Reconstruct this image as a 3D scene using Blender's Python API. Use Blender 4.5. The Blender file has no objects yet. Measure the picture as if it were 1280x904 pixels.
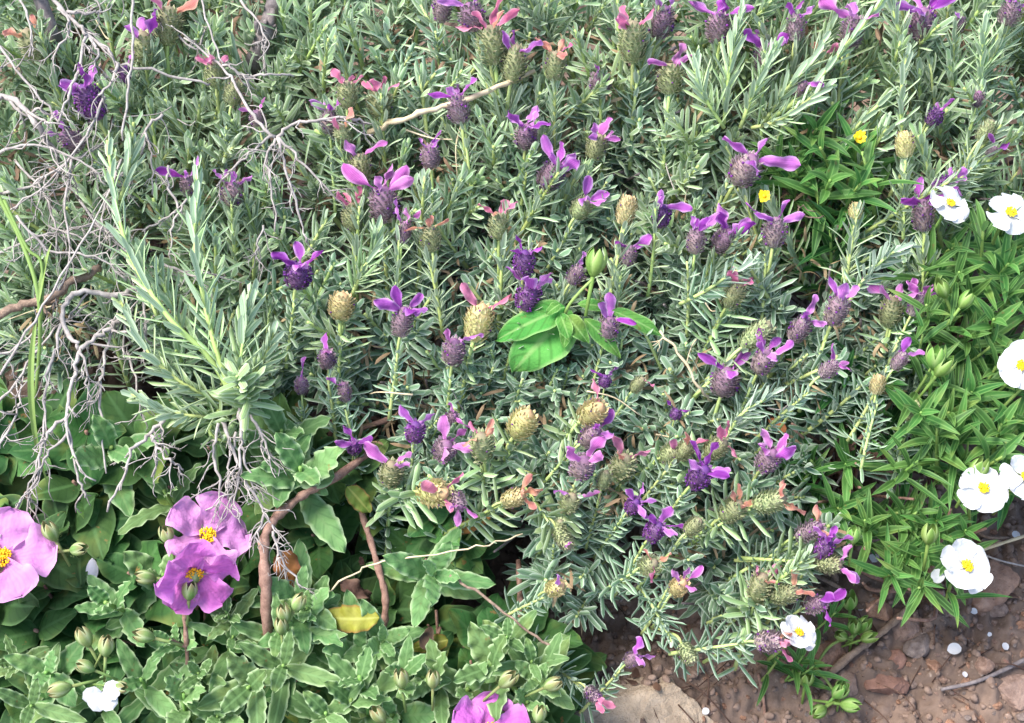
import bpy, math, random
import numpy as np
from mathutils import Vector, Matrix
random.seed(11); rng = np.random.default_rng(5)
R = math.radians
scene = bpy.context.scene
COL = scene.collection
U = random.uniform

# ------------------------------------------------------------------ camera
PITCH = R(46); HF = R(38); TH = math.tan(HF/2)
CAM = np.array([0, -.656, .799])
FWD = np.array([0, math.cos(PITCH), -math.sin(PITCH)])
UPV = np.array([0, math.sin(PITCH), math.cos(PITCH)])
RGT = np.array([1., 0, 0])
cd = bpy.data.cameras.new('camera'); cam = bpy.data.objects.new('camera', cd); COL.objects.link(cam)
cam.location = CAM; cam.rotation_euler = (math.pi/2-PITCH, 0, 0)
cd.sensor_width = 36; cd.lens = 18/TH; cd.clip_start = .01; cd.clip_end = 200
scene.camera = cam

def ray(u, v): return FWD + RGT*((u-640)/640*TH) + UPV*((452-v)/640*TH)
def P(u, v, off=0.):                       # a point of the leaf canopy seen at (u, v)
    r = ray(u, v); t = (.12+off+.7*CAM[1]-CAM[2])/(r[2]-.7*r[1])
    return CAM + r*t
def relief(u, v): return .020*float(fbm(np.array([u/105., v/85., 3.3]), 2))
def mpp(p): return np.dot(p-CAM, FWD)*TH/640      # metres per photo pixel at p
def idir(a, tow=0.):                       # direction: image angle a (deg), tilt toward the viewer (deg)
    d = RGT*math.cos(R(a)) + UPV*math.sin(R(a))
    return d*math.cos(R(tow)) - FWD*math.sin(R(tow))
def nrm(a):
    a = np.asarray(a, float); return a/(np.linalg.norm(a)+1e-12)

# ------------------------------------------------------------------ noise
def _h(i, j, k):
    n = (i*374761393 + j*668265263 + k*2147483647) & 0xffffffff
    n = ((n ^ (n >> 13))*1274126177) & 0xffffffff
    return ((n ^ (n >> 16)) & 0xffff)/65535.
def vnoise(p):
    p = np.asarray(p, float); i = np.floor(p).astype(np.int64); f = p-i; f = f*f*(3-2*f); r = 0
    for dx in (0, 1):
        for dy in (0, 1):
            for dz in (0, 1):
                w = (f[..., 0] if dx else 1-f[..., 0])*(f[..., 1] if dy else 1-f[..., 1])*(f[..., 2] if dz else 1-f[..., 2])
                r = r + w*_h(i[..., 0]+dx, i[..., 1]+dy, i[..., 2]+dz)
    return r*2-1
def fbm(p, o=4):
    p = np.asarray(p, float); r = 0; a = 1
    for k in range(o): r = r+a*vnoise(p*2**k+k*17.3); a *= .5
    return r
def ground_z(x, y):
    x = np.asarray(x, float); y = np.asarray(y, float)
    base = -.03 + .3*np.clip(y, -3, 3)
    q = np.stack([x, y, 0*x], -1)
    near = np.clip(1.6-np.hypot(x, y), 0, 1)
    return base + .009*fbm(q*9, 3) + near*(.006*fbm(q*45, 3) + .008*np.abs(fbm(q*110+5, 3)))
def G(u, v, off=0.):
    r = ray(u, v); t = (-.03+.3*CAM[1]-CAM[2])/(r[2]-.3*r[1])
    for _ in range(6):
        p = CAM+r*t; t += (p[2]-float(ground_z(p[0], p[1]))-off)/-(r[2]-.3*r[1])
    return CAM+r*t

# ------------------------------------------------------------------ mesh builder
class MB:
    def __init__(s): s.V = []; s.F = []; s.A = []; s.n = 0; s.M = []
    def grid(s, pts, att, mat=0, close=False):
        ni, nj = pts.shape[:2]
        s.V.append(pts.reshape(-1, 3)); s.A.append(att.reshape(-1, 3))
        idx = np.arange(ni*nj).reshape(ni, nj)+s.n
        if close: idx = np.concatenate([idx, idx[:, :1]], 1)
        q = np.stack([idx[:-1, :-1], idx[:-1, 1:], idx[1:, 1:], idx[1:, :-1]], -1).reshape(-1, 4)
        s.F.append(q); s.M.append(np.full(len(q), mat)); s.n += ni*nj
    def merge(s, o, mtx=None, rnd=0.):
        V, F, A, M = o.arrays()
        if mtx is not None: V = V@mtx[:3, :3].T+mtx[:3, 3]
        A = A.copy(); A[:, 0] = np.clip(A[:, 0]+rnd, 0, 1)
        s.V.append(V); s.F.append(F+s.n); s.A.append(A); s.M.append(M); s.n += len(V)
    def arrays(s):
        if len(s.V) != 1:
            s.V = [np.concatenate(s.V)]; s.F = [np.concatenate(s.F)]; s.A = [np.concatenate(s.A)]; s.M = [np.concatenate(s.M)]
        return s.V[0], s.F[0], s.A[0], s.M[0]
    def mesh(s, name, mats):
        V, F, A, M = s.arrays()
        me = bpy.data.meshes.new(name)
        me.vertices.add(len(V)); me.vertices.foreach_set('co', V.astype(np.float32).ravel())
        me.loops.add(F.size); me.loops.foreach_set('vertex_index', F.astype(np.int32).ravel())
        me.polygons.add(len(F)); me.polygons.foreach_set('loop_start', np.arange(0, F.size, 4, dtype=np.int32))
        me.polygons.foreach_set('material_index', M.astype(np.int32))
        me.update(calc_edges=True); me.validate()
        me.polygons.foreach_set('use_smooth', np.ones(len(me.polygons), bool))
        for k, nm in enumerate(('rnd', 'across', 'along')):
            a = me.attributes.new(nm, 'FLOAT', 'POINT')
            if len(me.vertices) == len(V): a.data.foreach_set('value', A[:, k].astype(np.float32))
        for m in (mats if isinstance(mats, (list, tuple)) else [mats]): me.materials.append(m)
        return me

PROF = {
 'linear': lambda t: np.minimum(1, (t/.25+.03)**.6)*np.sqrt(np.clip(1-np.clip((t-.72)/.28, 0, 1)**2.2, 0, 1)),
 'lance':  lambda t: np.clip(np.sin(np.pi*np.clip(t, 0, 1)**.75), 0, 1)**.8*.97+.03*(1-t),
 'ellip':  lambda t: np.clip(np.sin(np.pi*np.clip(t, 0, 1)**.9), 0, 1)**.62*.95+.05*(1-t),
 'ovate':  lambda t: np.clip(np.sin(np.pi*np.clip(t, 0, 1)**.68), 0, 1)**.6*.93+.07*(1-t),
 'round':  lambda t: np.clip(np.sin(np.pi*np.clip(t, 0, 1)), 0, 1)**.42*.95+.05*(1-t),
 'obov':   lambda t: (.16+.84*np.clip(t/.68, 0, 1)**1.15)*np.sqrt(np.clip(1-np.clip((t-.62)/.38, 0, 1)**2.4, 0, 1)),
 'wing':   lambda t: (.28+.72*np.clip(t/.6, 0, 1)**.9)*np.sqrt(np.clip(1-np.clip((t-.55)/.45, 0, 1)**2, 0, 1)),
}
def leaf(mb, base, d, n, L, W, prof='linear', bend=.4, fold=0., conv=.3, wave=0., wf=9., ns=6, nx=5, rnd=None, mat=0, twist=0., sbend=0., rough=0., notch=0.):
    """blade from base along d, upper side n, length L, half width W"""
    base = np.asarray(base, float); d = nrm(d); n = np.asarray(n, float); n = nrm(n-d*np.dot(n, d)); s = np.cross(d, n)
    t = np.linspace(0, 1, ns+1); x = np.linspace(-1, 1, nx)
    ang = bend*t**1.3; sa = sbend*t
    step = L/ns
    dirs = (np.cos(ang)[:, None]*d - np.sin(ang)[:, None]*n); dirs = dirs+np.sin(sa)[:, None]*s
    nn = (np.cos(ang)[:, None]*n + np.sin(ang)[:, None]*d)
    c = base+np.concatenate([[[0, 0, 0]], np.cumsum((dirs[:-1]+dirs[1:])/2*step, 0)])
    w = W*PROF[prof](t)
    if twist:
        ta = twist*t; s_ = np.cos(ta)[:, None]*s+np.sin(ta)[:, None]*nn; nn = np.cos(ta)[:, None]*nn-np.sin(ta)[:, None]*s
    else: s_ = np.repeat(s[None], ns+1, 0)
    X = np.abs(x)
    ph = U(0, 6.3)
    zz = fold*X[None, :]*w[:, None] - conv*(x**2)[None, :]*w[:, None]
    if wave: zz = zz+wave*W*np.sin(wf*t[:, None]*2+ph+np.sign(x)[None, :]*1.3)*(X**1.5)[None, :]
    if rough: zz = zz+rough*W*rng.uniform(-1, 1, (ns+1, nx))*(.3+.7*t[:, None])
    ww = w[:, None]*x[None, :]
    if wave: ww = ww*(1+.05*np.sin(wf*3*t[:, None]+ph*2)*X[None, :])
    pts = c[:, None, :]+s_[:, None, :]*ww[..., None]+nn[:, None, :]*zz[..., None]
    if notch: pts = pts-d*(notch*L*(t[:, None]**6)*(1-X[None, :])**1.0)[..., None]
    att = np.empty((ns+1, nx, 3)); att[..., 0] = U(0, 1) if rnd is None else rnd
    att[..., 1] = x[None, :]; att[..., 2] = t[:, None]
    mb.grid(pts, att, mat)

def smooth_path(pts, k=5):
    pts = np.asarray(pts, float)
    if len(pts) < 3: return np.array([pts[0]+(pts[-1]-pts[0])*t for t in np.linspace(0, 1, k+1)])
    q = np.vstack([2*pts[0]-pts[1], pts, 2*pts[-1]-pts[-2]]); out = []
    for i in range(1, len(q)-2):
        for t in np.linspace(0, 1, k, endpoint=False):
            a, b, c, d = q[i-1:i+3]
            out.append(.5*((2*b)+(c-a)*t+(2*a-5*b+4*c-d)*t*t+(-a+3*b-3*c+d)*t**3))
    out.append(pts[-1]); return np.array(out)
def tube(mb, pts, r0, r1=None, ns=6, mat=0, rnd=None, knob=0.):
    pts = np.asarray(pts, float); n = len(pts); r1 = r0 if r1 is None else r1
    rad = np.linspace(r0, r1, n)*(1+knob*rng.uniform(-1, 1, n))
    tan = np.gradient(pts, axis=0); tan /= np.linalg.norm(tan, axis=1)[:, None]+1e-12
    ref = np.array([.31, .22, .92]); ref = ref if abs(np.dot(ref, tan[0])) < .9 else np.array([1., 0, 0])
    a = np.linspace(0, 2*np.pi, ns, endpoint=False)
    rings = []
    e1 = nrm(np.cross(tan[0], ref))
    for i in range(n):
        e1 = nrm(e1-tan[i]*np.dot(e1, tan[i])); e2 = np.cross(tan[i], e1)
        rr = rad[i]*(1+knob*.5*rng.uniform(-1, 1, ns))[:, None]
        rings.append(pts[i]+rr*(np.cos(a)[:, None]*e1+np.sin(a)[:, None]*e2))
    rings = np.concatenate([[np.repeat(pts[:1], ns, 0)], rings, [np.repeat(pts[-1:], ns, 0)]]).reshape(n+2, ns, 3) if False else np.array([np.repeat(pts[:1], ns, 0)]+rings+[np.repeat(pts[-1:], ns, 0)])
    att = np.empty((n+2, ns, 3)); att[..., 0] = U(0, 1) if rnd is None else rnd; att[..., 1] = 0
    att[..., 2] = np.linspace(0, 1, n+2)[:, None]
    mb.grid(rings, att, mat, close=True)
def ball(mb, c, r, ax=(0, 0, 1), st=1., nu=8, nv=6, mat=0, rnd=None, rough=0.):
    ax = nrm(ax); e1 = nrm(np.cross(ax, [.3, .8, .5])); e2 = np.cross(ax, e1)
    th = np.linspace(0, np.pi, nv+1); a = np.linspace(0, 2*np.pi, nu, endpoint=False)
    rr = r*(1+rough*rng.uniform(-1, 1, (nv+1, nu))); rr[0] = rr[0, 0]; rr[-1] = rr[-1, 0]
    pts = np.asarray(c)+(rr*np.sin(th)[:, None])[..., None]*(np.cos(a)[None, :, None]*e1+np.sin(a)[None, :, None]*e2)+(rr*-np.cos(th)[:, None]*st)[..., None]*ax
    att = np.empty((nv+1, nu, 3)); att[..., 0] = U(0, 1) if rnd is None else rnd; att[..., 1] = 0; att[..., 2] = (th/np.pi)[:, None]
    mb.grid(pts, att, mat, close=True)

# ------------------------------------------------------------------ objects
def link(name, me, parent=None, loc=None, mtx=None, off=None):
    o = bpy.data.objects.new(name, me); COL.objects.link(o)
    if mtx is not None: o.matrix_basis = Matrix(mtx.tolist())
    if loc is not None: o.location = loc
    if parent is not None: o.parent = parent
    return o
def tag(o, label=None, cat=None, group=None, kind=None):
    if label: o['label'] = label
    if cat: o['category'] = cat
    if group: o['group'] = group
    if kind: o['kind'] = kind
    return o
def thing(name, loc, label, cat, group=None):
    o = link(name, None, loc=tuple(loc)); o.empty_display_size = .01
    return tag(o, label, cat, group)
def frame(pos, z, spin=0., sc=1.):        # matrix with local +Z along z
    z = nrm(z); e1 = nrm(np.cross([.12, .97, .2] if abs(z[1]) < .9 else [1, 0, 0], z)); e2 = np.cross(z, e1)
    c, s = math.cos(spin), math.sin(spin)
    m = np.eye(4); m[:3, 0] = (c*e1+s*e2)*sc; m[:3, 1] = (-s*e1+c*e2)*sc; m[:3, 2] = z*sc; m[:3, 3] = pos
    return m
def rel(m, base):
    m = m.copy(); m[:3, 3] -= base; return m
def build(name, mb, mats, parent=None, base=(0, 0, 0)):
    """a mesh given in world coordinates, put under a parent standing at base"""
    b = np.asarray(base, float); V, F, A, M = mb.arrays(); mb.V = [V-b]
    o = link(name, mb.mesh(name, mats), parent)
    if parent is None: o.location = b
    return o

# ------------------------------------------------------------------ materials
def srgb(c): return tuple(((x/255)/12.92 if x/255 <= .04045 else ((x/255+.055)/1.055)**2.4) for x in c)+(1,)
S = srgb
def newmat(name):
    m = bpy.data.materials.new(name); m.use_nodes = True; nt = m.node_tree; nt.nodes.clear(); return m, nt
def N(nt, t, **k):
    n = nt.nodes.new(t)
    for a, b in k.items(): setattr(n, a, b)
    return n
def mixc(nt, fac, a, b, mode='MIX'):
    n = N(nt, 'ShaderNodeMix', data_type='RGBA', blend_type=mode)
    for s, v in ((n.inputs[0], fac), (n.inputs[6], a), (n.inputs[7], b)):
        if isinstance(v, (tuple, float, int)): s.default_value = v
        else: nt.links.new(v, s)
    return n.outputs[2]
def math_(nt, op, a, b=0., clamp=False):
    n = N(nt, 'ShaderNodeMath', operation=op); n.use_clamp = clamp
    for s, v in ((n.inputs[0], a), (n.inputs[1], b)):
        if isinstance(v, (float, int)): s.default_value = v
        else: nt.links.new(v, s)
    return n.outputs[0]
def att(nt, nm): return N(nt, 'ShaderNodeAttribute', attribute_name=nm).outputs['Fac']
def noise(nt, scale, detail=3, rough=.6, vec=None):
    tc = N(nt, 'ShaderNodeTexCoord'); n = N(nt, 'ShaderNodeTexNoise'); n.inputs['Scale'].default_value = scale
    n.inputs['Detail'].default_value = detail; n.inputs['Roughness'].default_value = rough
    nt.links.new(tc.outputs['Object'], n.inputs['Vector']); return n.outputs['Fac']
def ramp(nt, f, lo, hi):
    n = N(nt, 'ShaderNodeMapRange'); n.inputs[1].default_value = lo; n.inputs[2].default_value = hi; nt.links.new(f, n.inputs[0]); return n.outputs[0]
def leafmat(name, a, b, edge=None, e0=.7, e1=1., rib=None, tip=None, tip0=.6, rough=.55, trans=.25, under=None, nsc=250., nstr=.25, orand=.18, bump=.0, spec=.35, veins=0., lv=0., spots=0.):
    m, nt = newmat(name)
    c = mixc(nt, att(nt, 'rnd'), a, b)
    nz = noise(nt, nsc)
    dark = tuple(x*.6 for x in a[:3])+(1,)
    c = mixc(nt, math_(nt, 'MULTIPLY', ramp(nt, nz, .35, .75), nstr), c, dark)
    oi = N(nt, 'ShaderNodeObjectInfo')
    hs = N(nt, 'ShaderNodeHueSaturation'); nt.links.new(c, hs.inputs['Color'])
    nt.links.new(math_(nt, 'ADD', math_(nt, 'MULTIPLY', oi.outputs['Random'], orand*2), 1-orand), hs.inputs['Value'])
    nt.links.new(math_(nt, 'ADD', math_(nt, 'MULTIPLY', oi.outputs['Random'], .03), .485), hs.inputs['Hue'])
    c = hs.outputs['Color']
    ax = math_(nt, 'ABSOLUTE', att(nt, 'across'))
    if tip: c = mixc(nt, ramp(nt, att(nt, 'along'), tip0, 1.), c, tip)
    if under:
        g = N(nt, 'ShaderNodeNewGeometry'); c = mixc(nt, math_(nt, 'MULTIPLY', g.outputs['Backfacing'], .75), c, under)
    if veins:
        w = math_(nt, 'SINE', math_(nt, 'ADD', math_(nt, 'MULTIPLY', att(nt, 'along'), 38.), math_(nt, 'MULTIPLY', ax, -9.)))
        c = mixc(nt, math_(nt, 'MULTIPLY', ramp(nt, w, .5, 1.), veins), c, dark)
    if lv:
        w = math_(nt, 'SINE', math_(nt, 'ADD', math_(nt, 'MULTIPLY', att(nt, 'across'), 26.), math_(nt, 'MULTIPLY', noise(nt, 90., 2), 9.)))
        c = mixc(nt, math_(nt, 'MULTIPLY', ramp(nt, w, -.2, 1.), lv), c, dark)
    if rib: c = mixc(nt, math_(nt, 'MULTIPLY', ramp(nt, ax, .16, .04), .75), c, rib)
    if edge: c = mixc(nt, math_(nt, 'MULTIPLY', ramp(nt, ax, e0, e1), .85), c, edge)
    if spots:
        c = mixc(nt, math_(nt, 'MULTIPLY', ramp(nt, noise(nt, 130., 3, .6), .66, .72), spots), c, S((132,104,62)))
        c = mixc(nt, math_(nt, 'MULTIPLY', ramp(nt, noise(nt, 38., 2), .52, .70), spots*.55), c, S((168,172,84)))
    bs = N(nt, 'ShaderNodeBsdfPrincipled'); nt.links.new(c, bs.inputs['Base Color'])
    bs.inputs['Roughness'].default_value = rough; bs.inputs['Specular IOR Level'].default_value = spec
    if bump:
        bp = N(nt, 'ShaderNodeBump'); bp.inputs['Strength'].default_value = bump; bp.inputs['Distance'].default_value = .0006
        nt.links.new(noise(nt, 700., 2), bp.inputs['Height']); nt.links.new(bp.outputs[0], bs.inputs['Normal'])
    tr = N(nt, 'ShaderNodeBsdfTranslucent'); nt.links.new(c, tr.inputs['Color'])
    mx = N(nt, 'ShaderNodeMixShader'); mx.inputs[0].default_value = trans
    nt.links.new(bs.outputs[0], mx.inputs[1]); nt.links.new(tr.outputs[0], mx.inputs[2])
    out = N(nt, 'ShaderNodeOutputMaterial'); nt.links.new(mx.outputs[0], out.inputs[0]); return m
def roughmat(name, a, b, c3=None, sc=40., bump=.4, rough=.85, dist=.001, orand=.15, detail=6, stretch=None, third=.6):
    m, nt = newmat(name)
    f = ramp(nt, noise(nt, sc, detail, .65), .32, .68)
    c = mixc(nt, f, a, b)
    if c3: c = mixc(nt, ramp(nt, noise(nt, sc*4.3, 4, .7), third, third+.12), c, c3)
    oi = N(nt, 'ShaderNodeObjectInfo'); hs = N(nt, 'ShaderNodeHueSaturation'); nt.links.new(c, hs.inputs['Color'])
    nt.links.new(math_(nt, 'ADD', math_(nt, 'MULTIPLY', oi.outputs['Random'], orand*2), 1-orand), hs.inputs['Value'])
    nt.links.new(math_(nt, 'ADD', math_(nt, 'MULTIPLY', oi.outputs['Random'], .8), .6), hs.inputs['Saturation']) if orand > .2 else None
    bs = N(nt, 'ShaderNodeBsdfPrincipled'); nt.links.new(hs.outputs[0], bs.inputs['Base Color'])
    bs.inputs['Roughness'].default_value = rough; bs.inputs['Specular IOR Level'].default_value = .25
    bp = N(nt, 'ShaderNodeBump'); bp.inputs['Strength'].default_value = bump; bp.inputs['Distance'].default_value = dist
    nt.links.new(noise(nt, sc*3, 6, .7), bp.inputs['Height']); nt.links.new(bp.outputs[0], bs.inputs['Normal'])
    out = N(nt, 'ShaderNodeOutputMaterial'); nt.links.new(bs.outputs[0], out.inputs[0]); return m

M_lav  = leafmat('lavender_leaf', S((132,160,118)), S((172,198,146)), edge=S((204,216,190)), e0=.5, e1=.95, rib=S((112,142,102)), under=S((172,190,164)), rough=.7, trans=.3, nstr=.1)
M_lavb = leafmat('lavender_blue_leaf', S((106,140,108)), S((142,170,132)), edge=S((196,210,190)), e0=.5, e1=.95, rib=S((84,116,92)), under=S((176,192,174)), rough=.75, trans=.26, nstr=.1)
M_lavy = leafmat('lavender_young_leaf', S((140,172,116)), S((170,194,138)), edge=S((198,212,180)), e0=.6, e1=1., rib=S((112,146,98)), under=S((170,190,165)), rough=.7, trans=.25, nstr=.12)
M_lstem = leafmat('lavender_stem', S((168,188,110)), S((188,202,130)), rough=.6, trans=.05)
M_hg = leafmat('green_head_scales', S((124,142,96)), S((164,174,124)), edge=S((208,210,174)), e0=.55, e1=1., tip=S((140,122,104)), tip0=.45, rough=.8, trans=.15, nsc=900)
M_hp = leafmat('purple_head_scales', S((128,112,116)), S((164,152,136)), edge=S((200,186,192)), e0=.5, e1=1., tip=S((132,88,126)), tip0=.3, rough=.8, trans=.12, nsc=900)
M_ht = leafmat('pale_head_scales', S((176,176,116)), S((206,196,144)), edge=S((230,220,180)), e0=.5, e1=1., tip=S((208,162,124)), tip0=.5, rough=.8, trans=.15, nsc=900)
M_hd = leafmat('dark_head_scales', S((110,76,110)), S((150,118,146)), edge=S((150,110,165)), e0=.5, e1=1., tip=S((92,44,120)), tip0=.3, rough=.7, trans=.12, nsc=900)
M_flo = leafmat('floret', S((70,32,92)), S((120,50,140)), rough=.6, trans=.1)
def petalmat(nm, a, b, e, t=None, tr=.48): return leafmat(nm, S(a), S(b), edge=S(e), e0=.55, e1=1.1, tip=S(t) if t else None, tip0=.3, rough=.75, spec=.15, trans=tr, nsc=300, nstr=.3, orand=.15, lv=.4, bump=.5)
M_w = {'v': petalmat('violet_bract', (178,90,188), (208,136,212), (230,192,236)),
       'd': petalmat('deep_violet_bract', (148,60,164), (174,88,188), (204,146,214)),
       'm': petalmat('magenta_bract', (196,104,186), (214,142,204), (234,190,228)),
       'k': petalmat('pink_bract', (214,116,158), (222,140,170), (234,180,196)),
       'o': petalmat('peach_bract', (222,150,126), (232,172,146), (238,196,170), (206,130,130))}
M_pet = leafmat('pink_petal', S((216,140,206)), S((222,152,212)), edge=S((230,178,222)), e0=.5, e1=1.1, rough=.75, spec=.15, trans=.4, nsc=90, nstr=.18, orand=.04, bump=.9, lv=.22)
M_pet2 = leafmat('deep_pink_petal', S((208,106,196)), S((214,120,204)), edge=S((222,156,216)), e0=.5, e1=1.1, rough=.75, spec=.15, trans=.4, nsc=90, nstr=.18, orand=.04, bump=.9, lv=.22)
M_wht = leafmat('white_petal', S((216,216,218)), S((224,224,226)), rough=.7, spec=.15, trans=.35, nsc=100, nstr=.05, orand=.02, bump=.6, lv=.06)
M_yel = leafmat('stamen', S((240,190,20)), S((250,214,40)), rough=.6, trans=.1, nstr=.1, orand=.05)
M_org = leafmat('orange_stamen', S((242,176,24)), S((252,202,40)), rough=.6, trans=.1, nstr=.1, orand=.05)
M_cen = leafmat('broad_green_leaf', S((86,148,66)), S((104,164,78)), edge=S((150,190,118)), e0=.8, e1=1., rib=S((144,184,110)), spec=.2, rough=.75, trans=.35, nsc=90, nstr=.45, bump=1., veins=.55, spots=.5)
M_cis = leafmat('rockrose_leaf', S((88,124,72)), S((124,158,98)), spots=.6, edge=S((176,198,150)), e0=.7, e1=.98, rib=S((118,152,96)), spec=.2, rough=.7, trans=.3, nsc=200, nstr=.25, bump=.5, veins=.3)
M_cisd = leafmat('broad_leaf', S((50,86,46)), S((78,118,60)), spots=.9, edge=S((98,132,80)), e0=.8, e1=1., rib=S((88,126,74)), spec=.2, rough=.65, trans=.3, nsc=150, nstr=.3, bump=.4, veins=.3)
M_mon = leafmat('narrow_leaf', S((58,102,48)), S((92,138,66)), edge=S((124,162,94)), e0=.6, e1=1., rib=S((118,164,88)), under=S((120,160,100)), rough=.55, trans=.3, nsc=200, nstr=.3, spec=.3, veins=.15, spots=.5)
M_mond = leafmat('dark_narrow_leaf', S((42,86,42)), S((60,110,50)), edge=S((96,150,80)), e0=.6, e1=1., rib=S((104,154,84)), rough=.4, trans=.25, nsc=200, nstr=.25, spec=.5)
M_gstem = leafmat('green_stem', S((112,150,72)), S((140,164,90)), rough=.6, trans=.05)
M_bud = leafmat('bud', S((106,140,72)), S((144,160,98)), edge=S((184,194,146)), e0=.4, e1=1., tip=S((146,122,90)), tip0=.55, rough=.8, trans=.2, nsc=600)
M_budg = leafmat('green_bud', S((100,142,60)), S((136,166,84)), edge=S((172,194,122)), e0=.4, e1=1., rough=.7, trans=.25, nsc=600)
M_yl = leafmat('yellowing_leaf', S((156,150,56)), S((120,144,60)), edge=S((134,92,52)), e0=.75, e1=1., rib=S((176,176,90)), rough=.65, trans=.3, nsc=160, nstr=.7, bump=.4, veins=.2)
M_ol = leafmat('orange_leaf', S((188,134,66)), S((172,112,66)), edge=S((120,74,50)), e0=.6, e1=1., rough=.7, trans=.25, nsc=160, nstr=.8, bump=.5, veins=.2)
M_brl = leafmat('dead_leaf', S((74,54,44)), S((108,82,66)), edge=S((118,94,78)), e0=.6, e1=1., rough=.75, trans=.12, nsc=200, nstr=.4, bump=.6, veins=.2, orand=.3)
M_brl2 = leafmat('dry_old_leaf', S((120,98,74)), S((160,138,108)), rough=.8, trans=.1, orand=.2)
M_grs = leafmat('grass_blade', S((118,148,74)), S((142,166,92)), rough=.6, trans=.25)
M_dead = roughmat('dead_twig', S((128,120,116)), S((176,168,162)), S((76,66,60)), sc=180, bump=.6, rough=.85, dist=.0004, orand=.1)
M_deadd = roughmat('grey_bark', S((92,84,84)), S((140,130,128)), S((62,56,56)), sc=140, bump=.8, rough=.9, dist=.0008, orand=.1)
M_brn = roughmat('brown_bark', S((104,86,74)), S((154,132,114)), S((68,56,50)), sc=260, bump=1., rough=.85, dist=.0008, orand=.1)
M_red = roughmat('reddish_bark', S((112,84,72)), S((160,128,112)), S((84,64,56)), sc=260, bump=1., rough=.8, dist=.0006, orand=.1)
M_straw = roughmat('straw', S((176,158,124)), S((200,186,156)), sc=150, bump=.3, rough=.7, dist=.0003, orand=.15)
M_soil = roughmat('soil', S((84,70,62)), S((128,108,95)), S((164,146,132)), sc=26, bump=1., rough=.95, dist=.002, orand=0, third=.62)
M_stone = roughmat('stone', S((108,86,76)), S((154,130,116)), S((88,70,62)), sc=2.2, bump=.9, rough=.85, dist=.0012, orand=.25, third=.6)
M_redst = roughmat('red_stone', S((116,86,74)), S((144,110,96)), S((154,116,100)), sc=2.6, bump=.7, rough=.85, dist=.001, orand=.12)
M_rock = roughmat('pale_rock', S((156,138,118)), S((194,174,152)), S((120,100,84)), sc=5, bump=1., rough=.9, dist=.003, orand=0, third=.6)

# ------------------------------------------------------------------ ground
def axis(lo, hi, st, far):
    a = np.arange(lo, hi, st); out = []
    x = hi
    s = st
    while x < far: out.append(x); s *= 1.5; x += s
    right = np.array(out+[far]); x = lo; s = st; out = []
    while x > -far: s *= 1.5; x -= s; out.append(max(x, -far))
    return np.concatenate([np.array(out)[::-1], a, right])
gx = axis(-.46, .46, .0023, 40); gy = axis(-.32, .46, .0023, 40)
XX, YY = np.meshgrid(gx, gy)
mb = MB(); pts = np.stack([XX, YY, ground_z(XX, YY)], -1); mb.grid(pts, np.zeros(pts.shape))
g = link('ground', mb.mesh('ground', M_soil)); tag(g, kind='structure')

# ------------------------------------------------------------------ lavender prototypes
def lav_shoot(L=.07, nodes=17, ll=.018, w=.00125, spread=(70, 22), bend=.5, axil=.7, nx=5, ns=6, path=None, leaves=None, bare=0., taper=.6):
    """foliage and stem of a shoot along local +Z (or along a given path)"""
    f = MB(); st = MB()
    if path is None:
        k = U(-.25, .25); a = U(0, 6.3)
        t = np.linspace(0, 1, 8); path = np.stack([k*L*.5*t**2*math.cos(a), k*L*.5*t**2*math.sin(a), L*t], -1)
    tube(st, path, .0015*(L/.07)**.3, .0008, 6)
    seg = np.linalg.norm(np.diff(path, axis=0), axis=1); cum = np.concatenate([[0], np.cumsum(seg)]); cum /= cum[-1]
    tan = np.gradient(path, axis=0)
    rot = U(0, 3.1)
    for i in range(nodes):
        t = bare+(1-bare)*(i+.5)/nodes
        p = np.array([np.interp(t, cum, path[:, k]) for k in range(3)]); d = nrm([np.interp(t, cum, tan[:, k]) for k in range(3)])
        e1 = nrm(np.cross(d, [.3, .9, .1])); e2 = np.cross(d, e1); rot += math.pi/2+U(-.3, .3)
        size = 1-taper*max(0, (t-.55)/.45)**1.2
        ang = spread[0]+(spread[1]-spread[0])*t**1.2
        for s in (0, math.pi):
            a = rot+s+U(-.25, .25); out = math.cos(a)*e1+math.sin(a)*e2
            th = R(ang+U(-12, 12)); dd = math.cos(th)*d+math.sin(th)*out; nn = math.cos(th)*-out+math.sin(th)*d
            leaf(f, p, dd, nn, ll*size*U(.8, 1.15), w*U(.85, 1.15), 'linear', bend=bend*U(-.5, 1.3), conv=.55, fold=.1, ns=ns, nx=nx, sbend=U(-.25, .25), twist=U(-.3, .3))
            if random.random() < axil and t < .93:
                for q in range(random.choice((1, 2, 2))):
                    a2 = a+U(-.8, .8); o2 = math.cos(a2)*e1+math.sin(a2)*e2; th2 = R(ang*.55+U(-14, 14))
                    leaf(f, p+d*.002, math.cos(th2)*d+math.sin(th2)*o2, math.cos(th2)*-o2+math.sin(th2)*d, ll*size*U(.35, .65), w*.8, 'linear', bend=bend*U(0, 1), conv=.5, ns=max(4, ns-2), nx=nx, sbend=U(-.3, .3))
    return f, st
SH = {'g': [], 'b': [], 'y': []}      # upright green, blue-grey rosettes, pale young
for i in range(9):
    SH['g'].append(lav_shoot(U(.055, .085), random.randint(13, 18), U(.019, .026), .0013, (66, 18), .45))
for i in range(9):
    SH['b'].append(lav_shoot(U(.045, .06), random.randint(11, 15), U(.016, .021), .0015, (88, 32), .45))
for i in range(6):
    SH['y'].append(lav_shoot(U(.06, .09), random.randint(13, 17), U(.019, .026), .0013, (52, 12), .3))
SH['r'] = [lav_shoot(.045, 7, U(.021, .026), .0021, (95, 62), .35, axil=.3, taper=.15, bare=.45) for _ in range(6)]
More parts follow.
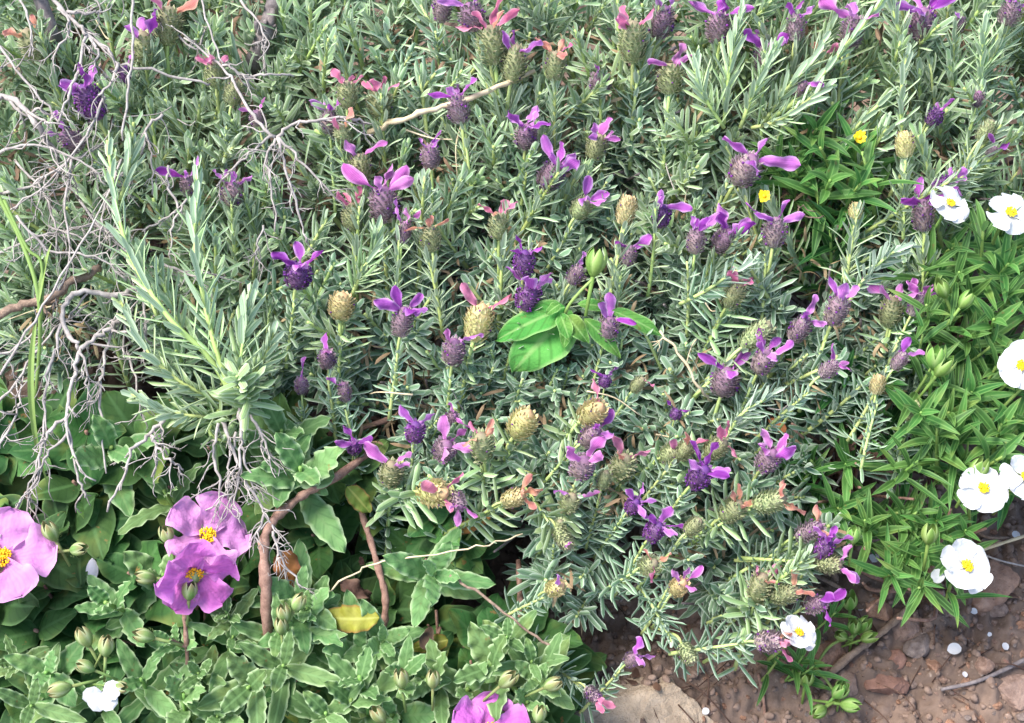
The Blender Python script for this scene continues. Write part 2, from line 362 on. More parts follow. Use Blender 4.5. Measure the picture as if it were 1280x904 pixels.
SHM = {k: [(f.mesh('leafy_shoot', {'g': M_lav, 'b': M_lavb, 'y': M_lavy, 'r': M_lavy}[k]), s.mesh('stem', M_lstem), f) for f, s in v] for k, v in SH.items()}
LOW = [lav_shoot(U(.05, .07), 10, U(.018, .023), .0014, (80, 30), .4, axil=.5, nx=3, ns=3)[0] for i in range(6)]
LOWW = [(m, m.arrays()) for m in LOW]

def head_mesh(kind, length=.021, rad=.0078):
    mb = MB(); mats = {'g': M_hg, 'p': M_hp, 't': M_ht, 'd': M_hd}[kind]
    ball(mb, (0, 0, length*.48), rad*.66, st=length*.5/(rad*.66), nu=12, nv=8, rough=.03)
    rows = 12
    for r in range(rows):
        t = (r+.3)/rows; th = t*.94; rr = rad*.80*math.sin(math.pi*(.14+.76*th))**.55; z = length*th*.92
        n = max(7, int(15*math.sin(math.pi*(.16+.72*th))**.5))
        for k in range(n):
            a = 2*math.pi*(k+.5*(r % 2))/n+U(-.12, .12); o = np.array([math.cos(a), math.sin(a), 0])
            lift = R(U(18, 48)) if r < rows-2 else R(U(60, 80)) if r == rows-1 else R(U(45, 62))
            lift = math.pi/2-lift if r < rows-2 else lift
            up = math.sin(lift)*.5+.5 if r < rows-2 else math.sin(lift)
            d = nrm(o*U(.45, .8)+np.array([0, 0, 1.])*U(.7, 1.)) if r < rows-2 else nrm(o*.25+np.array([0, 0, 1.]))
            leaf(mb, o*rr*.78+np.array([0, 0, z]), d, np.cross(np.cross(d, o), d)*1., length*U(.13, .20), rad*U(.10, .17), 'ovate', bend=U(-.6, .3) if kind == 't' else U(-1.2, .1), conv=-.3, ns=3, nx=3)
            if kind in 'pd' and random.random() < (.06 if kind == 'p' else .4):
                ball(mb, o*rr*1.13+np.array([0, 0, z+.002]), .0008, nu=5, nv=3, mat=1)
            elif kind in 'gt' and random.random() < .02:
                ball(mb, o*rr*1.08+np.array([0, 0, z+.002]), .0006, nu=5, nv=3, mat=1)
    return mb.mesh('flower_head', [mats, M_flo])
HEADM = {k: [head_mesh(k, U(.0195, .0225), U(.0072, .0084)) for _ in range(4)] for k in 'gptd'}
WING = []
for i in range(10):
    mb = MB(); L = U(.014, .020)
    leaf(mb, (0, 0, 0), (0, 0, 1), (0, 1, 0), L, L*U(.17, .26), 'wing', bend=U(-.9, .9), fold=U(.1, .7), conv=U(-.2, .2), wave=U(.2, .5), wf=5, ns=14, nx=7, twist=U(-1.3, 1.3), rough=.10, sbend=U(-.4, .4))
    WING.append(mb)
WINGM = {k: [w.mesh('bract', m) for w in WING] for k, m in M_w.items()}

# ------------------------------------------------------------------ lavender shrubs
SHRUBS = {}
def shrub(key, u, v, label, name='lavender_shrub', cat='lavender', group='lavender shrubs growing together'):
    b = G(u, v, 0.) if True else None
    SHRUBS[key] = [thing(name, b, label, cat, group), b, (u, v), 0, MB()]
shrub('overhang', 200, 330, 'lavender with the long pale upright shoots, overhanging at the left among bare twigs')
shrub('backleft', 150, 90, 'lavender in the top left corner behind the pale dead twigs')
shrub('backmid', 560, 150, 'lavender at the top middle with tight pink and peach topped heads')
shrub('backright', 960, 60, 'lavender at the top right with long silvery shoots leaning right')
shrub('edge', 1180, 130, 'lavender in the top right corner above the white rockrose')
shrub('middle', 680, 330, 'lavender around the broad green leaf in the middle')
shrub('right', 1010, 400, 'lavender with violet winged heads left of the bright green narrow leaves')
shrub('front', 640, 570, 'lavender with pale yellowish heads in grey-green rosettes, middle front')
shrub('soil', 900, 680, 'lavender sprawling over the bare soil at the lower right')
CENT = {'backleft': (180, 110), 'overhang': (200, 330), 'backmid': (540, 120), 'backright': (850, 140), 'edge': (1180, 130), 'middle': (620, 340), 'right': (970, 370), 'front': (610, 560), 'soil': (890, 650)}
def nearest(u, v): return min(CENT, key=lambda k: (CENT[k][0]-u)**2+(CENT[k][1]-v)**2*1.2)

def inside(poly, u, v):
    c = False; j = len(poly)-1
    for i in range(len(poly)):
        xi, yi = poly[i]; xj, yj = poly[j]
        if (yi > v) != (yj > v) and u < (xj-xi)*(v-yi)/(yj-yi)+xi: c = not c
        j = i
    return c
LAVPOLY = [(-160, -90), (1440, -90), (1440, 190), (1210, 215), (1130, 260), (1140, 330), (1150, 400), (1140, 500), (1050, 500), (975, 500), (1000, 560), (1040, 640), (1050, 690), (1000, 740), (935, 740), (880, 760), (845, 745), (830, 690), (800, 650), (740, 640), (735, 700), (745, 790), (720, 800), (680, 720), (620, 640), (500, 600), (450, 590), (395, 520), (330, 480), (230, 500), (150, 400), (60, 440), (-160, 400)]
HOLES = [(1010, 205, 75, 55), (1030, 290, 65, 50), (600, 320, 26, 20), (450, 540, 45, 70), (560, 320, 30, 22), (1010, 360, 40, 28), (985, 510, 40, 35), (330, 30, 26, 26), (475, 450, 28, 40), (660, 425, 45, 40), (130, 430, 60, 50), (60, 200, 30, 25), (360, 500, 30, 30), (700, 690, 35, 20), (655, 690, 30, 40), (785, 745, 66, 84), (840, 790, 40, 30)]
def hole(u, v, k=1.): return any(((u-a)/(b*k))**2+((v-c)/(d*k))**2 < 1 for a, c, b, d in HOLES)

# cross-image lean of shoots
def lean(u, v):
    fx = .0; fy = 0.
    if v > 430: fy = -.25-.5*min(1, (v-430)/300); fx = (u-760)/700
    if u < 380 and v > 250: fx = (u-300)/600
    return np.array([fx+U(-.6, .6), fy-.12+U(-.5, .4), 1.])
def add_shoot(key, kind, tip, d, sc, label=None):
    par, base, _, n, stuff = SHRUBS[key]
    me, sm, f = random.choice(SHM[kind])
    L = max(v.co.z for v in (me.vertices[0],)) if False else .06*sc
    m = frame(tip-nrm(d)*L, d, U(0, 6.28), sc)
    o = link('leafy_shoot', me, par, mtx=rel(m, base)); link('stem', sm, o)
    if label: o['label'] = label
    SHRUBS[key][3] += 1
    return o

# heads: u, v, image angle of the axis, length px, kind, bract colour, number of bracts, toward viewer
HEADS = [
(42,58,112,44,'g','o',2),(113,128,105,46,'d','v',4),(89,175,140,34,'p','v',2),(210,30,90,50,'g','k',3),(180,62,95,40,'g','v',3),(269,92,92,34,'g','k',3),
(291,240,90,38,'p','v',4),(321,146,100,24,'p','m',2),(236,232,100,26,'p','v',3),(158,92,90,24,'d','v',1),(292,116,80,30,'g','',0),(412,150,90,34,'p','v',4),
(615,52,95,56,'g','k',5),(642,82,80,42,'g','v',3),(694,80,92,40,'g','o',5),(791,52,86,50,'g','k',3),(827,28,80,40,'p','v',2),(553,10,90,36,'p','',0),(590,20,100,38,'p','v',2),
(434,118,90,34,'g','k',4),(474,126,95,40,'g','k',4),(573,136,95,36,'p','v',4),(538,194,92,34,'p','v',3),(658,168,90,38,'p','v',6),(750,104,90,34,'p','v',2),
(746,182,75,36,'g','m',5),(689,220,50,38,'p','v',5),(838,98,85,38,'g','m',3),(728,258,60,34,'g','v',4),(623,279,90,40,'g','k',4),(538,297,95,34,'g','o',4),
(783,262,80,38,'t','',0),(827,269,80,32,'d','v',3),(480,256,92,44,'p','m',5),(450,210,95,36,'g','m',3),(440,270,92,38,'g','k',3),(505,290,80,28,'p','m',3),(430,172,110,30,'g','k',3),
(899,32,92,44,'p','v',4),(995,32,85,38,'p','v',3),(1065,40,90,40,'p','m',4),(1153,32,90,46,'p','v',5),(955,72,90,36,'p','v',4),(1028,82,90,34,'g','k',2),(1001,112,70,22,'p','v',1),
(931,212,62,44,'p','v',4),(1131,180,88,34,'t','',0),(1223,122,80,24,'p','',0),(1168,146,60,24,'d','v',2),(1234,162,60,32,'g','',0),(1240,188,40,18,'p','v',2),(1180,230,30,30,'d','v',4),
(1154,270,90,38,'p','v',4),(870,300,85,34,'p','v',4),(906,300,60,36,'p','v',5),(968,290,85,38,'p','v',4),(1070,261,90,26,'t','',0),(1264,14,70,36,'p','d',3),(1200,30,90,20,'p','d',1),
(373,342,80,38,'d','v',4),(427,380,86,40,'t','',0),(377,482,90,24,'p','v',1),(409,448,95,26,'p','m',2),(431,490,100,26,'p','v',1),
(503,402,85,38,'p','v',5),(598,404,78,46,'t','k',2),(567,440,85,36,'p','m',2),(655,330,80,32,'d','d',3),(660,372,75,34,'d','v',4),(721,342,55,30,'p','v',1),(785,320,80,26,'p','v',2),
(760,410,70,38,'p','v',3),(653,529,55,42,'t','',0),(741,516,40,44,'t','o',1),(603,558,95,42,'g','o',4),(556,560,60,34,'p','m',4),(519,540,80,28,'d','v',3),(443,558,80,22,'d','v',4),
(489,590,80,40,'g','m',3),(738,545,40,34,'p','v',3),(728,582,70,40,'p','m',3),(778,584,75,40,'g','k',3),(840,566,35,36,'g','k',2),(756,476,80,18,'d','v',2),(798,480,50,26,'g','o',1),
(563,522,30,20,'p','m',2),(845,517,80,16,'d','d',2),(917,368,60,38,'g','k',4),(944,420,40,42,'g','',0),(907,475,72,42,'p','v',3),(955,450,75,40,'p','v',5),(1000,411,60,36,'p','v',3),
(1046,388,70,40,'p','v',3),(1114,389,80,40,'g','m',4),(1146,380,70,32,'p','m',5),(1038,460,40,32,'p','m',3),(1125,450,60,28,'p','d',2),(1097,480,80,26,'t','',0),(1139,514,80,28,'g','',0),
(895,560,40,34,'g','k',3),(856,562,50,28,'g','k',2),(874,596,60,38,'d','v',5),(960,575,60,38,'p','m',4),(541,616,5,44,'t','k',3),(572,625,-60,28,'p','m',3),(643,622,20,34,'t','o',4),(712,627,60,34,'g','m',2),
(792,632,50,26,'d','v',4),(818,664,60,32,'d','v',5),(812,706,30,30,'g','k',3),(848,734,60,30,'t','m',4),(704,673,-60,34,'g','m',1),(694,735,30,28,'t','v',1),(790,824,50,22,'p','v',3),(741,868,-40,24,'p','k',3),
(868,657,50,30,'g','',0),(917,636,40,40,'g','o',4),(963,627,20,44,'g','o',4),(1011,664,30,36,'p','o',2),(1030,684,60,34,'d','v',4),(1036,704,-10,36,'g','m',4),(949,736,80,40,'g','k',3),
(981,742,20,36,'g','o',3),(1019,756,30,28,'p','d',3),(964,802,0,40,'p','k',4),(860,818,-60,30,'g','',0),(700,655,80,22,'g','',0),(755,600,80,26,'g','',0)]
PL = {'o': 'flower head topped with withered peach bracts', 't': 'pale yellowish flower head', 'd': 'dark purple flower head'}
for h in HEADS:
    u, v, ang, ln, kind, wc, nw = h
    key = nearest(u, v); par, base = SHRUBS[key][:2]
    off = U(.006, .021) if not (kind == 'd' and ln < 26) else .0
    off += max(0, relief(u, v)); pc = P(u, v, off); k = mpp(pc); tow = U(8, 34) + (14 if v > 480 else 0)
    ax = idir(ang+U(-6, 6), tow); L = ln*k*1.06; sc = L/.021
    b = pc-ax*L*.5
    m = frame(b, ax, U(0, 6.28), sc); wd_ = U(1.02, 1.3); m[:3, :2] *= wd_; m[:3, 2] *= U(.85, 1.08)
    o = link('flower_head', random.choice(HEADM[kind]), par, mtx=rel(m, base))
    if wc == 'o': o['label'] = PL['o']
    elif kind in PL: o['label'] = PL[kind]
    # bracts on the crown of the head, in the head's own frame
    z0 = U(0, 6.28)
    for i in range(nw):
        a = z0+2*math.pi*i/max(nw, 1)+U(-.35, .35); th = R(U(22, 74)); out = np.array([math.cos(a), math.sin(a), 0])
        d = math.cos(th)*np.array([0, 0, 1.])+math.sin(th)*out
        c = wc if random.random() < .8 else {'v': 'd', 'd': 'v', 'm': 'v', 'k': 'o', 'o': 'k'}[wc]
        mm = frame(np.array([0, 0, .0185])+out*.003, d, U(0, 6.28), U(.75, 1.15)*(1.25 if ln < 30 else 1.)*{'o': .75, 'k': .8}.get(wc, .95))
        link('bract', random.choice(WINGM[c]), o, mtx=mm)
    # peduncle
    st = MB(); dn = nrm(-ax*.5+np.array([0, .15, -.8]))
    q = smooth_path([np.array([0, 0, .001]), np.array([0, 0, -.008]), np.linalg.inv(m)[:3, :3]@dn*.02+np.array([0, 0, -.01]), np.linalg.inv(m)[:3, :3]@dn*.045+np.array([0, 0, -.01])], 3)
    tube(st, q, .0009, .0011, 5); link('stem', st.mesh('stem', M_lstem), o)
    dsh = nrm(ax+np.array([0, 0, .25])); kd = 'b' if (v > 350 or random.random() < .3) else 'g'
    if kind in 'gt' and v > 360 and ln > 32: add_shoot(key, 'r', b+ax*.013, nrm(ax+np.array([0, 0, .15])), U(.95, 1.1))
    add_shoot(key, kd, b-ax*.001, dsh, U(.95, 1.15)*max(.8, min(1.1, sc)))

# shoots over the canopy (every tip has its own height), the biggest hundred of a shrub as parts
pts2 = []
for _ in range(26000):
    u, v = U(-150, 1430), U(-80, 860)
    if not inside(LAVPOLY, u, v) or hole(u, v) or (v > 600 and hole(u, v+45)): continue
    r = 30 if v < 300 else 31
    if all((u-a)**2+(v-b)**2 > r*r for a, b in pts2): pts2.append((u, v))
random.shuffle(pts2)
pts2.sort(key=lambda q: not (-20 < q[0] < 1300 and -20 < q[1] < 904))
print('canopy tips', len(pts2))
for u, v in pts2:
    key = nearest(u, v); off = U(-.020, .008)+relief(u, v)
    p = P(u, v, off)
    d = lean(u, v)
    if v < 300 and random.random() < .75: kd = 'g'
    elif u < 420 and random.random() < .5: kd = 'g'
    else: kd = 'b'
    if v < 190 and 850 < u < 1130 and random.random() < .6: kd = 'y'
    elif v < 330 and random.random() < .12: kd = 'y'
    if SHRUBS[key][3] < 96: add_shoot(key, kd, p, d, U(1.0, 1.35))
    else:
        m = frame(p-nrm(d)*.06, d, U(0, 6.28), U(.85, 1.15)); SHRUBS[key][4].merge(random.choice(LOW), m, U(-.3, .3))
# inner foliage, stems of the inside
for _ in range(820):
    u, v = U(-150, 1430), U(-80, 880)
    if not inside(LAVPOLY, u, v) or hole(u, v, 1.35) or (v > 600 and hole(u, v+45, 1.2)): continue
    key = nearest(u, v); p = P(u, v, U(-.075, -.03)); d = lean(u, v)
    if p[2] < float(ground_z(p[0], p[1]))+.01: continue
    SHRUBS[key][4].merge(random.choice(LOW), frame(p-nrm(d)*.05, d, U(0, 6.28), U(1.1, 1.4)), U(-.3, .3))
for key, (par, base, uv, n, stuff) in SHRUBS.items():
    if stuff.n:
        o = build('inner_foliage', stuff, M_lavb if key in ('front', 'soil', 'middle', 'right') else M_lav, par, base); o['kind'] = 'stuff'
    # woody branches from the foot up into the crown
    w = MB(); cu, cv = CENT[key]
    for _ in range(34):
        e = P(cu+U(-190, 190), cv+U(-130, 130), U(-.06, -.02)); s = base+np.array([U(-.02, .02), U(-.02, .02), -.01])
        mid = (s+e)/2+np.array([U(-.03, .03), U(-.03, .03), U(-.03, .0)])
        mid2 = (mid+e)/2+np.array([U(-.015, .015), U(-.015, .015), U(-.01, .01)])
        tube(w, smooth_path([s, mid, mid2, e], 4), .0022, .0008, 6, knob=.12)
    build('woody_stem', w, M_deadd, par, base)

# hand-laid long shoots
def long_shoot(key, pix, mat, nodes, ll, w, spread=(50, 14), bend=.3, bare=.05, axil=.8, label=None, stemr=.0013, taper=.6):
    par, base = SHRUBS[key][:2]
    path = smooth_path([P(u, v, o) for u, v, o in pix], 5)
    f, _ = lav_shoot(.1, nodes, ll, w, spread, bend, axil, path=path, bare=bare, taper=taper)
    o = build('leafy_shoot', f, mat, par, base); s = MB(); tube(s, path, stemr, stemr*.55, 8, knob=.05)
    so = build('stem', s, M_lstem, None, base); so.parent = o; so.location = (0, 0, 0)
    if label: o['label'] = label
lab = 'long pale upright shoot'
long_shoot('overhang', [(300,512,.03),(262,448,.045),(212,398,.06),(168,330,.065),(146,262,.065),(134,176,.06)], M_lavy, 24, .028, .0016, (48, 14), label=lab, stemr=.0019, axil=.35)
long_shoot('overhang', [(292,500,.035),(268,430,.055),(254,370,.06),(244,310,.06),(246,212,.055)], M_lavy, 21, .028, .0016, (42, 12), label=lab, stemr=.0017, axil=.5)
long_shoot('overhang', [(285,505,.03),(230,480,.05),(185,440,.055),(150,376,.05)], M_lavy, 16, .022, .0018, (55, 14), label=lab)
long_shoot('overhang', [(298,500,.04),(300,455,.055),(305,420,.06),(315,368,.06)], M_lavy, 15, .024, .0020, (50, 10), label=lab)
long_shoot('overhang', [(290,500,.04),(315,470,.055),(334,440,.06),(342,416,.06)], M_lavy, 14, .021, .0018, (55, 14))
long_shoot('overhang', [(285,520,.03),(240,520,.045),(200,512,.05),(164,492,.05)], M_lavy, 15, .018, .0018, (62, 18))
long_shoot('overhang', [(292,520,.03),(310,500,.05),(300,478,.065),(296,470,.075)], M_lavy, 14, .024, .0022, (95, 50))
long_shoot('overhang', [(280,500,.03),(262,540,.035),(285,552,.035),(300,545,.03)], M_lavy, 12, .023, .0022, (90, 60))
long_shoot('overhang', [(230,420,.04),(205,360,.045),(196,330,.045)], M_lavy, 12, .020, .0016, (50, 14))
long_shoot('overhang', [(196,395,.045),(180,350,.05),(176,310,.05)], M_lavy, 11, .020, .0016, (50, 14))
long_shoot('overhang', [(150,250,.05),(160,215,.05),(166,180,.045)], M_lavy, 11, .020, .0014, (40, 14))
ls = 'long silvery shoot leaning right'
long_shoot('backright', [(960,150,.0),(1005,118,.02),(1042,76,.03),(1075,36,.04),(1110,-8,.04)], M_lavy, 17, .020, .0014, (40, 10), label=ls, stemr=.0019)
long_shoot('backright', [(955,152,.0),(985,110,.02),(1012,80,.03),(1030,50,.035)], M_lavy, 15, .019, .0016, (38, 8), label=ls)
long_shoot('backright', [(905,155,.0),(910,100,.02),(918,50,.03),(928,8,.03)], M_lavy, 17, .022, .0014, (36, 8), label=ls)
long_shoot('backright', [(925,160,.0),(945,110,.02),(965,70,.03),(972,58,.03)], M_lavy, 14, .021, .0015, (44, 10))
long_shoot('backright', [(940,160,.01),(975,150,.03),(1010,125,.03),(1035,108,.03)], M_lavy, 13, .019, .0015, (44, 14))
long_shoot('backright', [(905,160,.01),(880,120,.03),(870,90,.03),(868,70,.03)], M_lavy, 14, .021, .0014, (44, 12))
long_shoot('backright', [(1130,190,.0),(1126,130,.02),(1130,90,.03),(1136,60,.03)], M_lav, 14, .019, .0014, (60, 18))
long_shoot('edge', [(1225,120,.0),(1228,70,.02),(1230,40,.03),(1232,20,.03)], M_lavy, 14, .019, .0013, (46, 14))
long_shoot('edge', [(1130,90,.0),(1126,50,.02),(1118,20,.03),(1112,-8,.03)], M_lav, 13, .019, .0013, (50, 14))
long_shoot('right', [(850,380,.0),(880,365,.02),(910,345,.03),(945,325,.035)], M_lavb, 14, .019, .0014, (60, 22))
long_shoot('right', [(900,560,.0),(925,520,.02),(955,500,.03),(975,485,.03)], M_lavb, 13, .018, .0015, (60, 22))
long_shoot('right', [(1060,380,.0),(1080,350,.02),(1110,320,.03),(1140,305,.035)], M_lavb, 15, .018, .0015, (70, 22))
long_shoot('soil', [(960,740,.0),(980,720,.02),(1000,705,.03),(1012,690,.03)], M_lavy, 12, .017, .0014, (60, 22))
long_shoot('middle', [(440,370,.0),(452,340,.02),(466,315,.03),(470,285,.03)], M_lavy, 15, .022, .0013, (44, 12))

# ------------------------------------------------------------------ rockrose kits
def pair_shoot(L, pairs, ll, w, prof, spread, bend, wave=0., conv=.2, fold=.2, ns=10, nx=7, path=None, wf=9., rough=0., tipfrac=.45):
    f = MB(); st = MB()
    if path is None:
        k = U(-.3, .3); a = U(0, 6.3); t = np.linspace(0, 1, 7)
        path = np.stack([k*L*.5*t**2*math.cos(a), k*L*.5*t**2*math.sin(a), L*t], -1)
    tube(st, path, .0014, .0009, 6)
    tan = np.gradient(path, axis=0); T = np.linspace(0, 1, len(path)); rot = U(0, 3)
    for i in range(pairs):
        t = ((i+.6)/pairs)**.75
        p = np.array([np.interp(t, T, path[:, k]) for k in range(3)]); d = nrm([np.interp(t, T, tan[:, k]) for k in range(3)])
        e1 = nrm(np.cross(d, [.3, .9, .1])); e2 = np.cross(d, e1); rot += math.pi/2+U(-.25, .25)
        size = 1-(1-tipfrac)*max(0, (t-.5)/.5)**1.3
        ang = spread[0]+(spread[1]-spread[0])*t
        for s in (0, math.pi):
            a = rot+s+U(-.2, .2); o = math.cos(a)*e1+math.sin(a)*e2; th = R(ang+U(-10, 10))
            leaf(f, p, math.cos(th)*d+math.sin(th)*o, math.cos(th)*-o+math.sin(th)*d, ll*size*U(.85, 1.15), w*size**.6*U(.85, 1.15), prof, bend=bend*U(.2, 1.4), conv=conv, fold=fold, wave=wave, wf=wf, ns=ns, nx=nx, sbend=U(-.2, .2), twist=U(-.25, .25), rough=rough)
    return f, st
CIS = []; BRO = []; MON = []
for i in range(7):
    f, s = pair_shoot(U(.03, .045), random.randint(3, 5), U(.028, .038), U(.0052, .0070), 'ellip', (78, 28), .5, wave=.22, ns=20, nx=7, wf=13, rough=.06)
    CIS.append((f.mesh('leafy_shoot', M_cis), s.mesh('stem', M_gstem), f))
for i in range(6):
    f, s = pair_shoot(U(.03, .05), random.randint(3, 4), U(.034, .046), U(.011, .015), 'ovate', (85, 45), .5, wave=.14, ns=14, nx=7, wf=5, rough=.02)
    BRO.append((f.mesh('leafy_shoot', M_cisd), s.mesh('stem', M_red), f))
for i in range(8):
    f, s = pair_shoot(U(.035, .055), random.randint(4, 6), U(.034, .046), U(.0029, .0039), 'lance', (85, 22), .55, wave=.05, conv=-.1, fold=.35, ns=10, nx=5)
    MON.append((f.mesh('leafy_shoot', M_mon), s.mesh('stem', M_gstem), f))
MOND = [(f.mesh('leafy_shoot', M_mond), s, f) for _, s, f in MON]
def put(par, base, lib, p, d, sc, label=None):
    me, sm, f = random.choice(lib); o = link('leafy_shoot', me, par, mtx=rel(frame(p-nrm(d)*.035*sc, d, U(0, 6.28), sc), base)); link('stem', sm, o)
    if label: o['label'] = label
    return o

def petal_mb(L, W, prof='obov', **k):
    mb = MB(); leaf(mb, (0, 0, 0), (1, 0, 0), (0, 0, 1), L, W, prof, ns=16, nx=13, **k); return mb
PINK = [petal_mb(.027, .0138, bend=U(-.1, .6), fold=U(-.15, .2), conv=-.1, wave=.26, wf=6, rough=.085, notch=U(0,.12)) for _ in range(5)]
PINKM = [m.mesh('petal', M_pet) for m in PINK]; PINKM2 = [m.mesh('petal', M_pet2) for m in PINK]
WHT = [petal_mb(.0155, .0092, bend=U(-.1, .4), fold=U(-.05, .12), conv=-.15, wave=.14, wf=4, rough=.05, notch=.12) for _ in range(5)]
WHTM = [m.mesh('petal', M_wht) for m in WHT]
def stamens(n, r, h, br):
    mb = MB()
    for i in range(n):
        a = U(0, 6.3); q = r*math.sqrt(U(0, 1)); e = np.array([q*math.cos(a), q*math.sin(a), h*U(.7, 1.1)])
        tube(mb, [np.array([e[0]*.3, e[1]*.3, 0]), e*[.8, .8, .6], e], .00012*br/.0005, None, 3); ball(mb, e, br*U(.8, 1.2), nu=6, nv=4)
    ball(mb, (0, 0, h*.6), r*.28, nu=8, nv=6)
    return mb
STP = stamens(110, .0052, .0045, .0006).mesh('stamens', M_org); STW = stamens(80, .0036, .003, .0006).mesh('stamens', M_yel)
cal = MB(); tube(cal, [(0, 0, -.012), (0, 0, -.004), (0, 0, 0)], .0008, .0012, 6)
for i in range(5):
    a = i*1.2566+.3; leaf(cal, (0, 0, -.001), (math.cos(a), math.sin(a), .05), (0, 0, -1), .009, .003, 'ovate', bend=-.2, ns=5, nx=3)
CAL = cal.mesh('flower', M_bud)
def flower(par, base, p, d, sc, kind='pink', spin=0., cup=18, sizes=None, label=None, missing=()):
    m = frame(p, d, spin, sc)
    o = link('flower', CAL, par, mtx=rel(m, base)); lib, st = (PINKM, STP) if kind == 'pink' else (PINKM2, STP) if kind == 'deep' else (WHTM, STW)
    if label: o['label'] = label
    for i in range(5):
        if i in missing: continue
        a = i*2*math.pi/5+U(-.08, .08); c = R(cup+U(-6, 6))
        X = np.array([math.cos(a)*math.cos(c), math.sin(a)*math.cos(c), math.sin(c)]); Z = np.array([-math.cos(a)*math.sin(c), -math.sin(a)*math.sin(c), math.cos(c)])
        tw = R(U(4, 12)); Y = np.cross(Z, X); Y, Z = math.cos(tw)*Y+math.sin(tw)*Z, math.cos(tw)*Z-math.sin(tw)*Y
        mm = np.eye(4); s = U(.93, 1.05)
        if sizes: s *= sizes[i]
        mm[:3, 0] = X*s; mm[:3, 1] = Y*s; mm[:3, 2] = Z*s; mm[:3, 3] = np.array([math.cos(a), math.sin(a), 0])*.0008+np.array([0, 0, .0002*i])
        link('petal', random.choice(lib), o, mtx=mm)
    link('stamens', st, o, mtx=frame((0, 0, .0005), (0, 0, 1)))
    return o
def bud_mesh(mat, open_=0.):
    mb = MB(); ball(mb, (0, 0, .005), .0035, st=1.5, nu=10, nv=8)
    for i in range(5):
        a = i*1.2566; o = np.array([math.cos(a), math.sin(a), 0])
        leaf(mb, o*.0012, nrm(o*1.0+np.array([0, 0, .95])), nrm(o*-.95+np.array([0, 0, 1.])), U(.0155, .0185), .0036, 'ovate', bend=-1.75+open_*1.2, conv=-.55, ns=8, nx=5)
    tube(mb, [(0, 0, -.02), (0, 0, -.01), (0, 0, .001)], .0009, .0012, 6)
    for i in range(40):       # hairs
        a = U(0, 6.3); z = U(.0, .009); r = .0047*math.sin(math.pi*min(1, (z+.0025)/.014)); q = np.array([r*math.cos(a), r*math.sin(a), z])
        tube(mb, [q, q+np.array([math.cos(a), math.sin(a), U(0, .8)])*.0018], .00008, .00004, 3)
    return mb.mesh('bud', mat)
BUD = [bud_mesh(M_bud, U(-.05, .15)) for _ in range(4)]; BUDG = [bud_mesh(M_budg, U(0, .25)) for _ in range(3)]
def bud(par, base, p, d, sc, green=False): return link('bud', random.choice(BUDG if green else BUD), par, mtx=rel(frame(p, d, U(0, 6.3), sc), base))

# ------------------------------------------------------------------ pink rockrose, bottom left
def mk(u, v, name, label, cat, group=None):
    b = G(u, v); return thing(name, b, label, cat, group), b
GP = 'pink rockrose shrubs along the bottom'
pa, pab = mk(220, 830, 'rockrose_shrub', 'pink rockrose at the lower left with two overlapping open pink flowers', 'rockrose', GP)
pb, pbb = mk(20, 700, 'rockrose_shrub', 'pink rockrose at the left edge with one large pink flower cut by the frame', 'rockrose', GP)
pc_, pcb = mk(580, 880, 'rockrose_shrub', 'pink rockrose at the bottom middle with a low pink flower and green buds', 'rockrose', GP)
pd, pdb = mk(420, 720, 'rockrose_shrub', 'leafy rockrose without open flowers, around the reddish upright stem', 'rockrose', GP)
def upd(u=0, v=0, t=.5): return np.array([U(-.35, .35), -.35+U(-.3, .3), 1.])
# the broad dark understorey leaves
BPOLY = [(-120, 480), (60, 520), (230, 540), (330, 560), (430, 580), (560, 650), (640, 720), (670, 800), (690, 850), (660, 960), (-120, 960)]
DK = [(450, 690, 42, 50), (600, 745, 80, 62), (420, 840, 28, 24), (395, 790, 26, 20), (455, 745, 26, 24), (120, 640, 10, 10), (620, 690, 40, 22), (330, 690, 20, 44), (380, 700, 20, 40)]
pts3 = []
for _ in range(16000):
    u, v = U(-110, 740), U(490, 950)
    if not inside(BPOLY, u, v) or any(((u-a)/b)**2+((v-c)/d)**2 < 1 for a, c, b, d in DK): continue
    if all((u-a)**2+(v-b)**2 > 46*46 for a, b in pts3): pts3.append((u, v))
def whichp(u, v):
    if v < 720 and u > 330: return pd, pdb
    if u < 110: return pb, pbb
    if u > 430: return pc_, pcb
    return pa, pab
for u, v in pts3:
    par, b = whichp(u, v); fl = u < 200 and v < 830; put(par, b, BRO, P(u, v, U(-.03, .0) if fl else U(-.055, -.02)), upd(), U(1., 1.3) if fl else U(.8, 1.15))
for _ in range(70):
    u, v = U(-80, 720), U(520, 940)
    if inside(BPOLY, u, v) and not any(((u-a)/b)**2+((v-c)/d)**2 < 1 for a, c, b, d in DK):
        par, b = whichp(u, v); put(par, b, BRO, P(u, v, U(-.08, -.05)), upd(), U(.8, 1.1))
# bright front shoots
FR = [(290,800),(250,840),(320,850),(215,800),(350,790),(180,850),(290,770),(270,890),(220,880),(60,840),(110,870),(40,880),(380,770),(355,830),(135,760),(20,830),
      (545,715),(640,800),(625,830),(665,830),(500,850),(460,860),(440,880),(490,890),(670,850),(540,850),(590,860),(660,880),(410,895),(205,735),(350,560),(360,575),(345,545),(130,560),
      (210,620),(385,600),(375,740),(385,760),(480,800),(450,810)]
for u, v in FR:
    par, b = whichp(u, v); put(par, b, CIS, P(u, v, U(.005, .03)+(.01 if v > 740 else 0)), upd(), U(.75, 1.4))
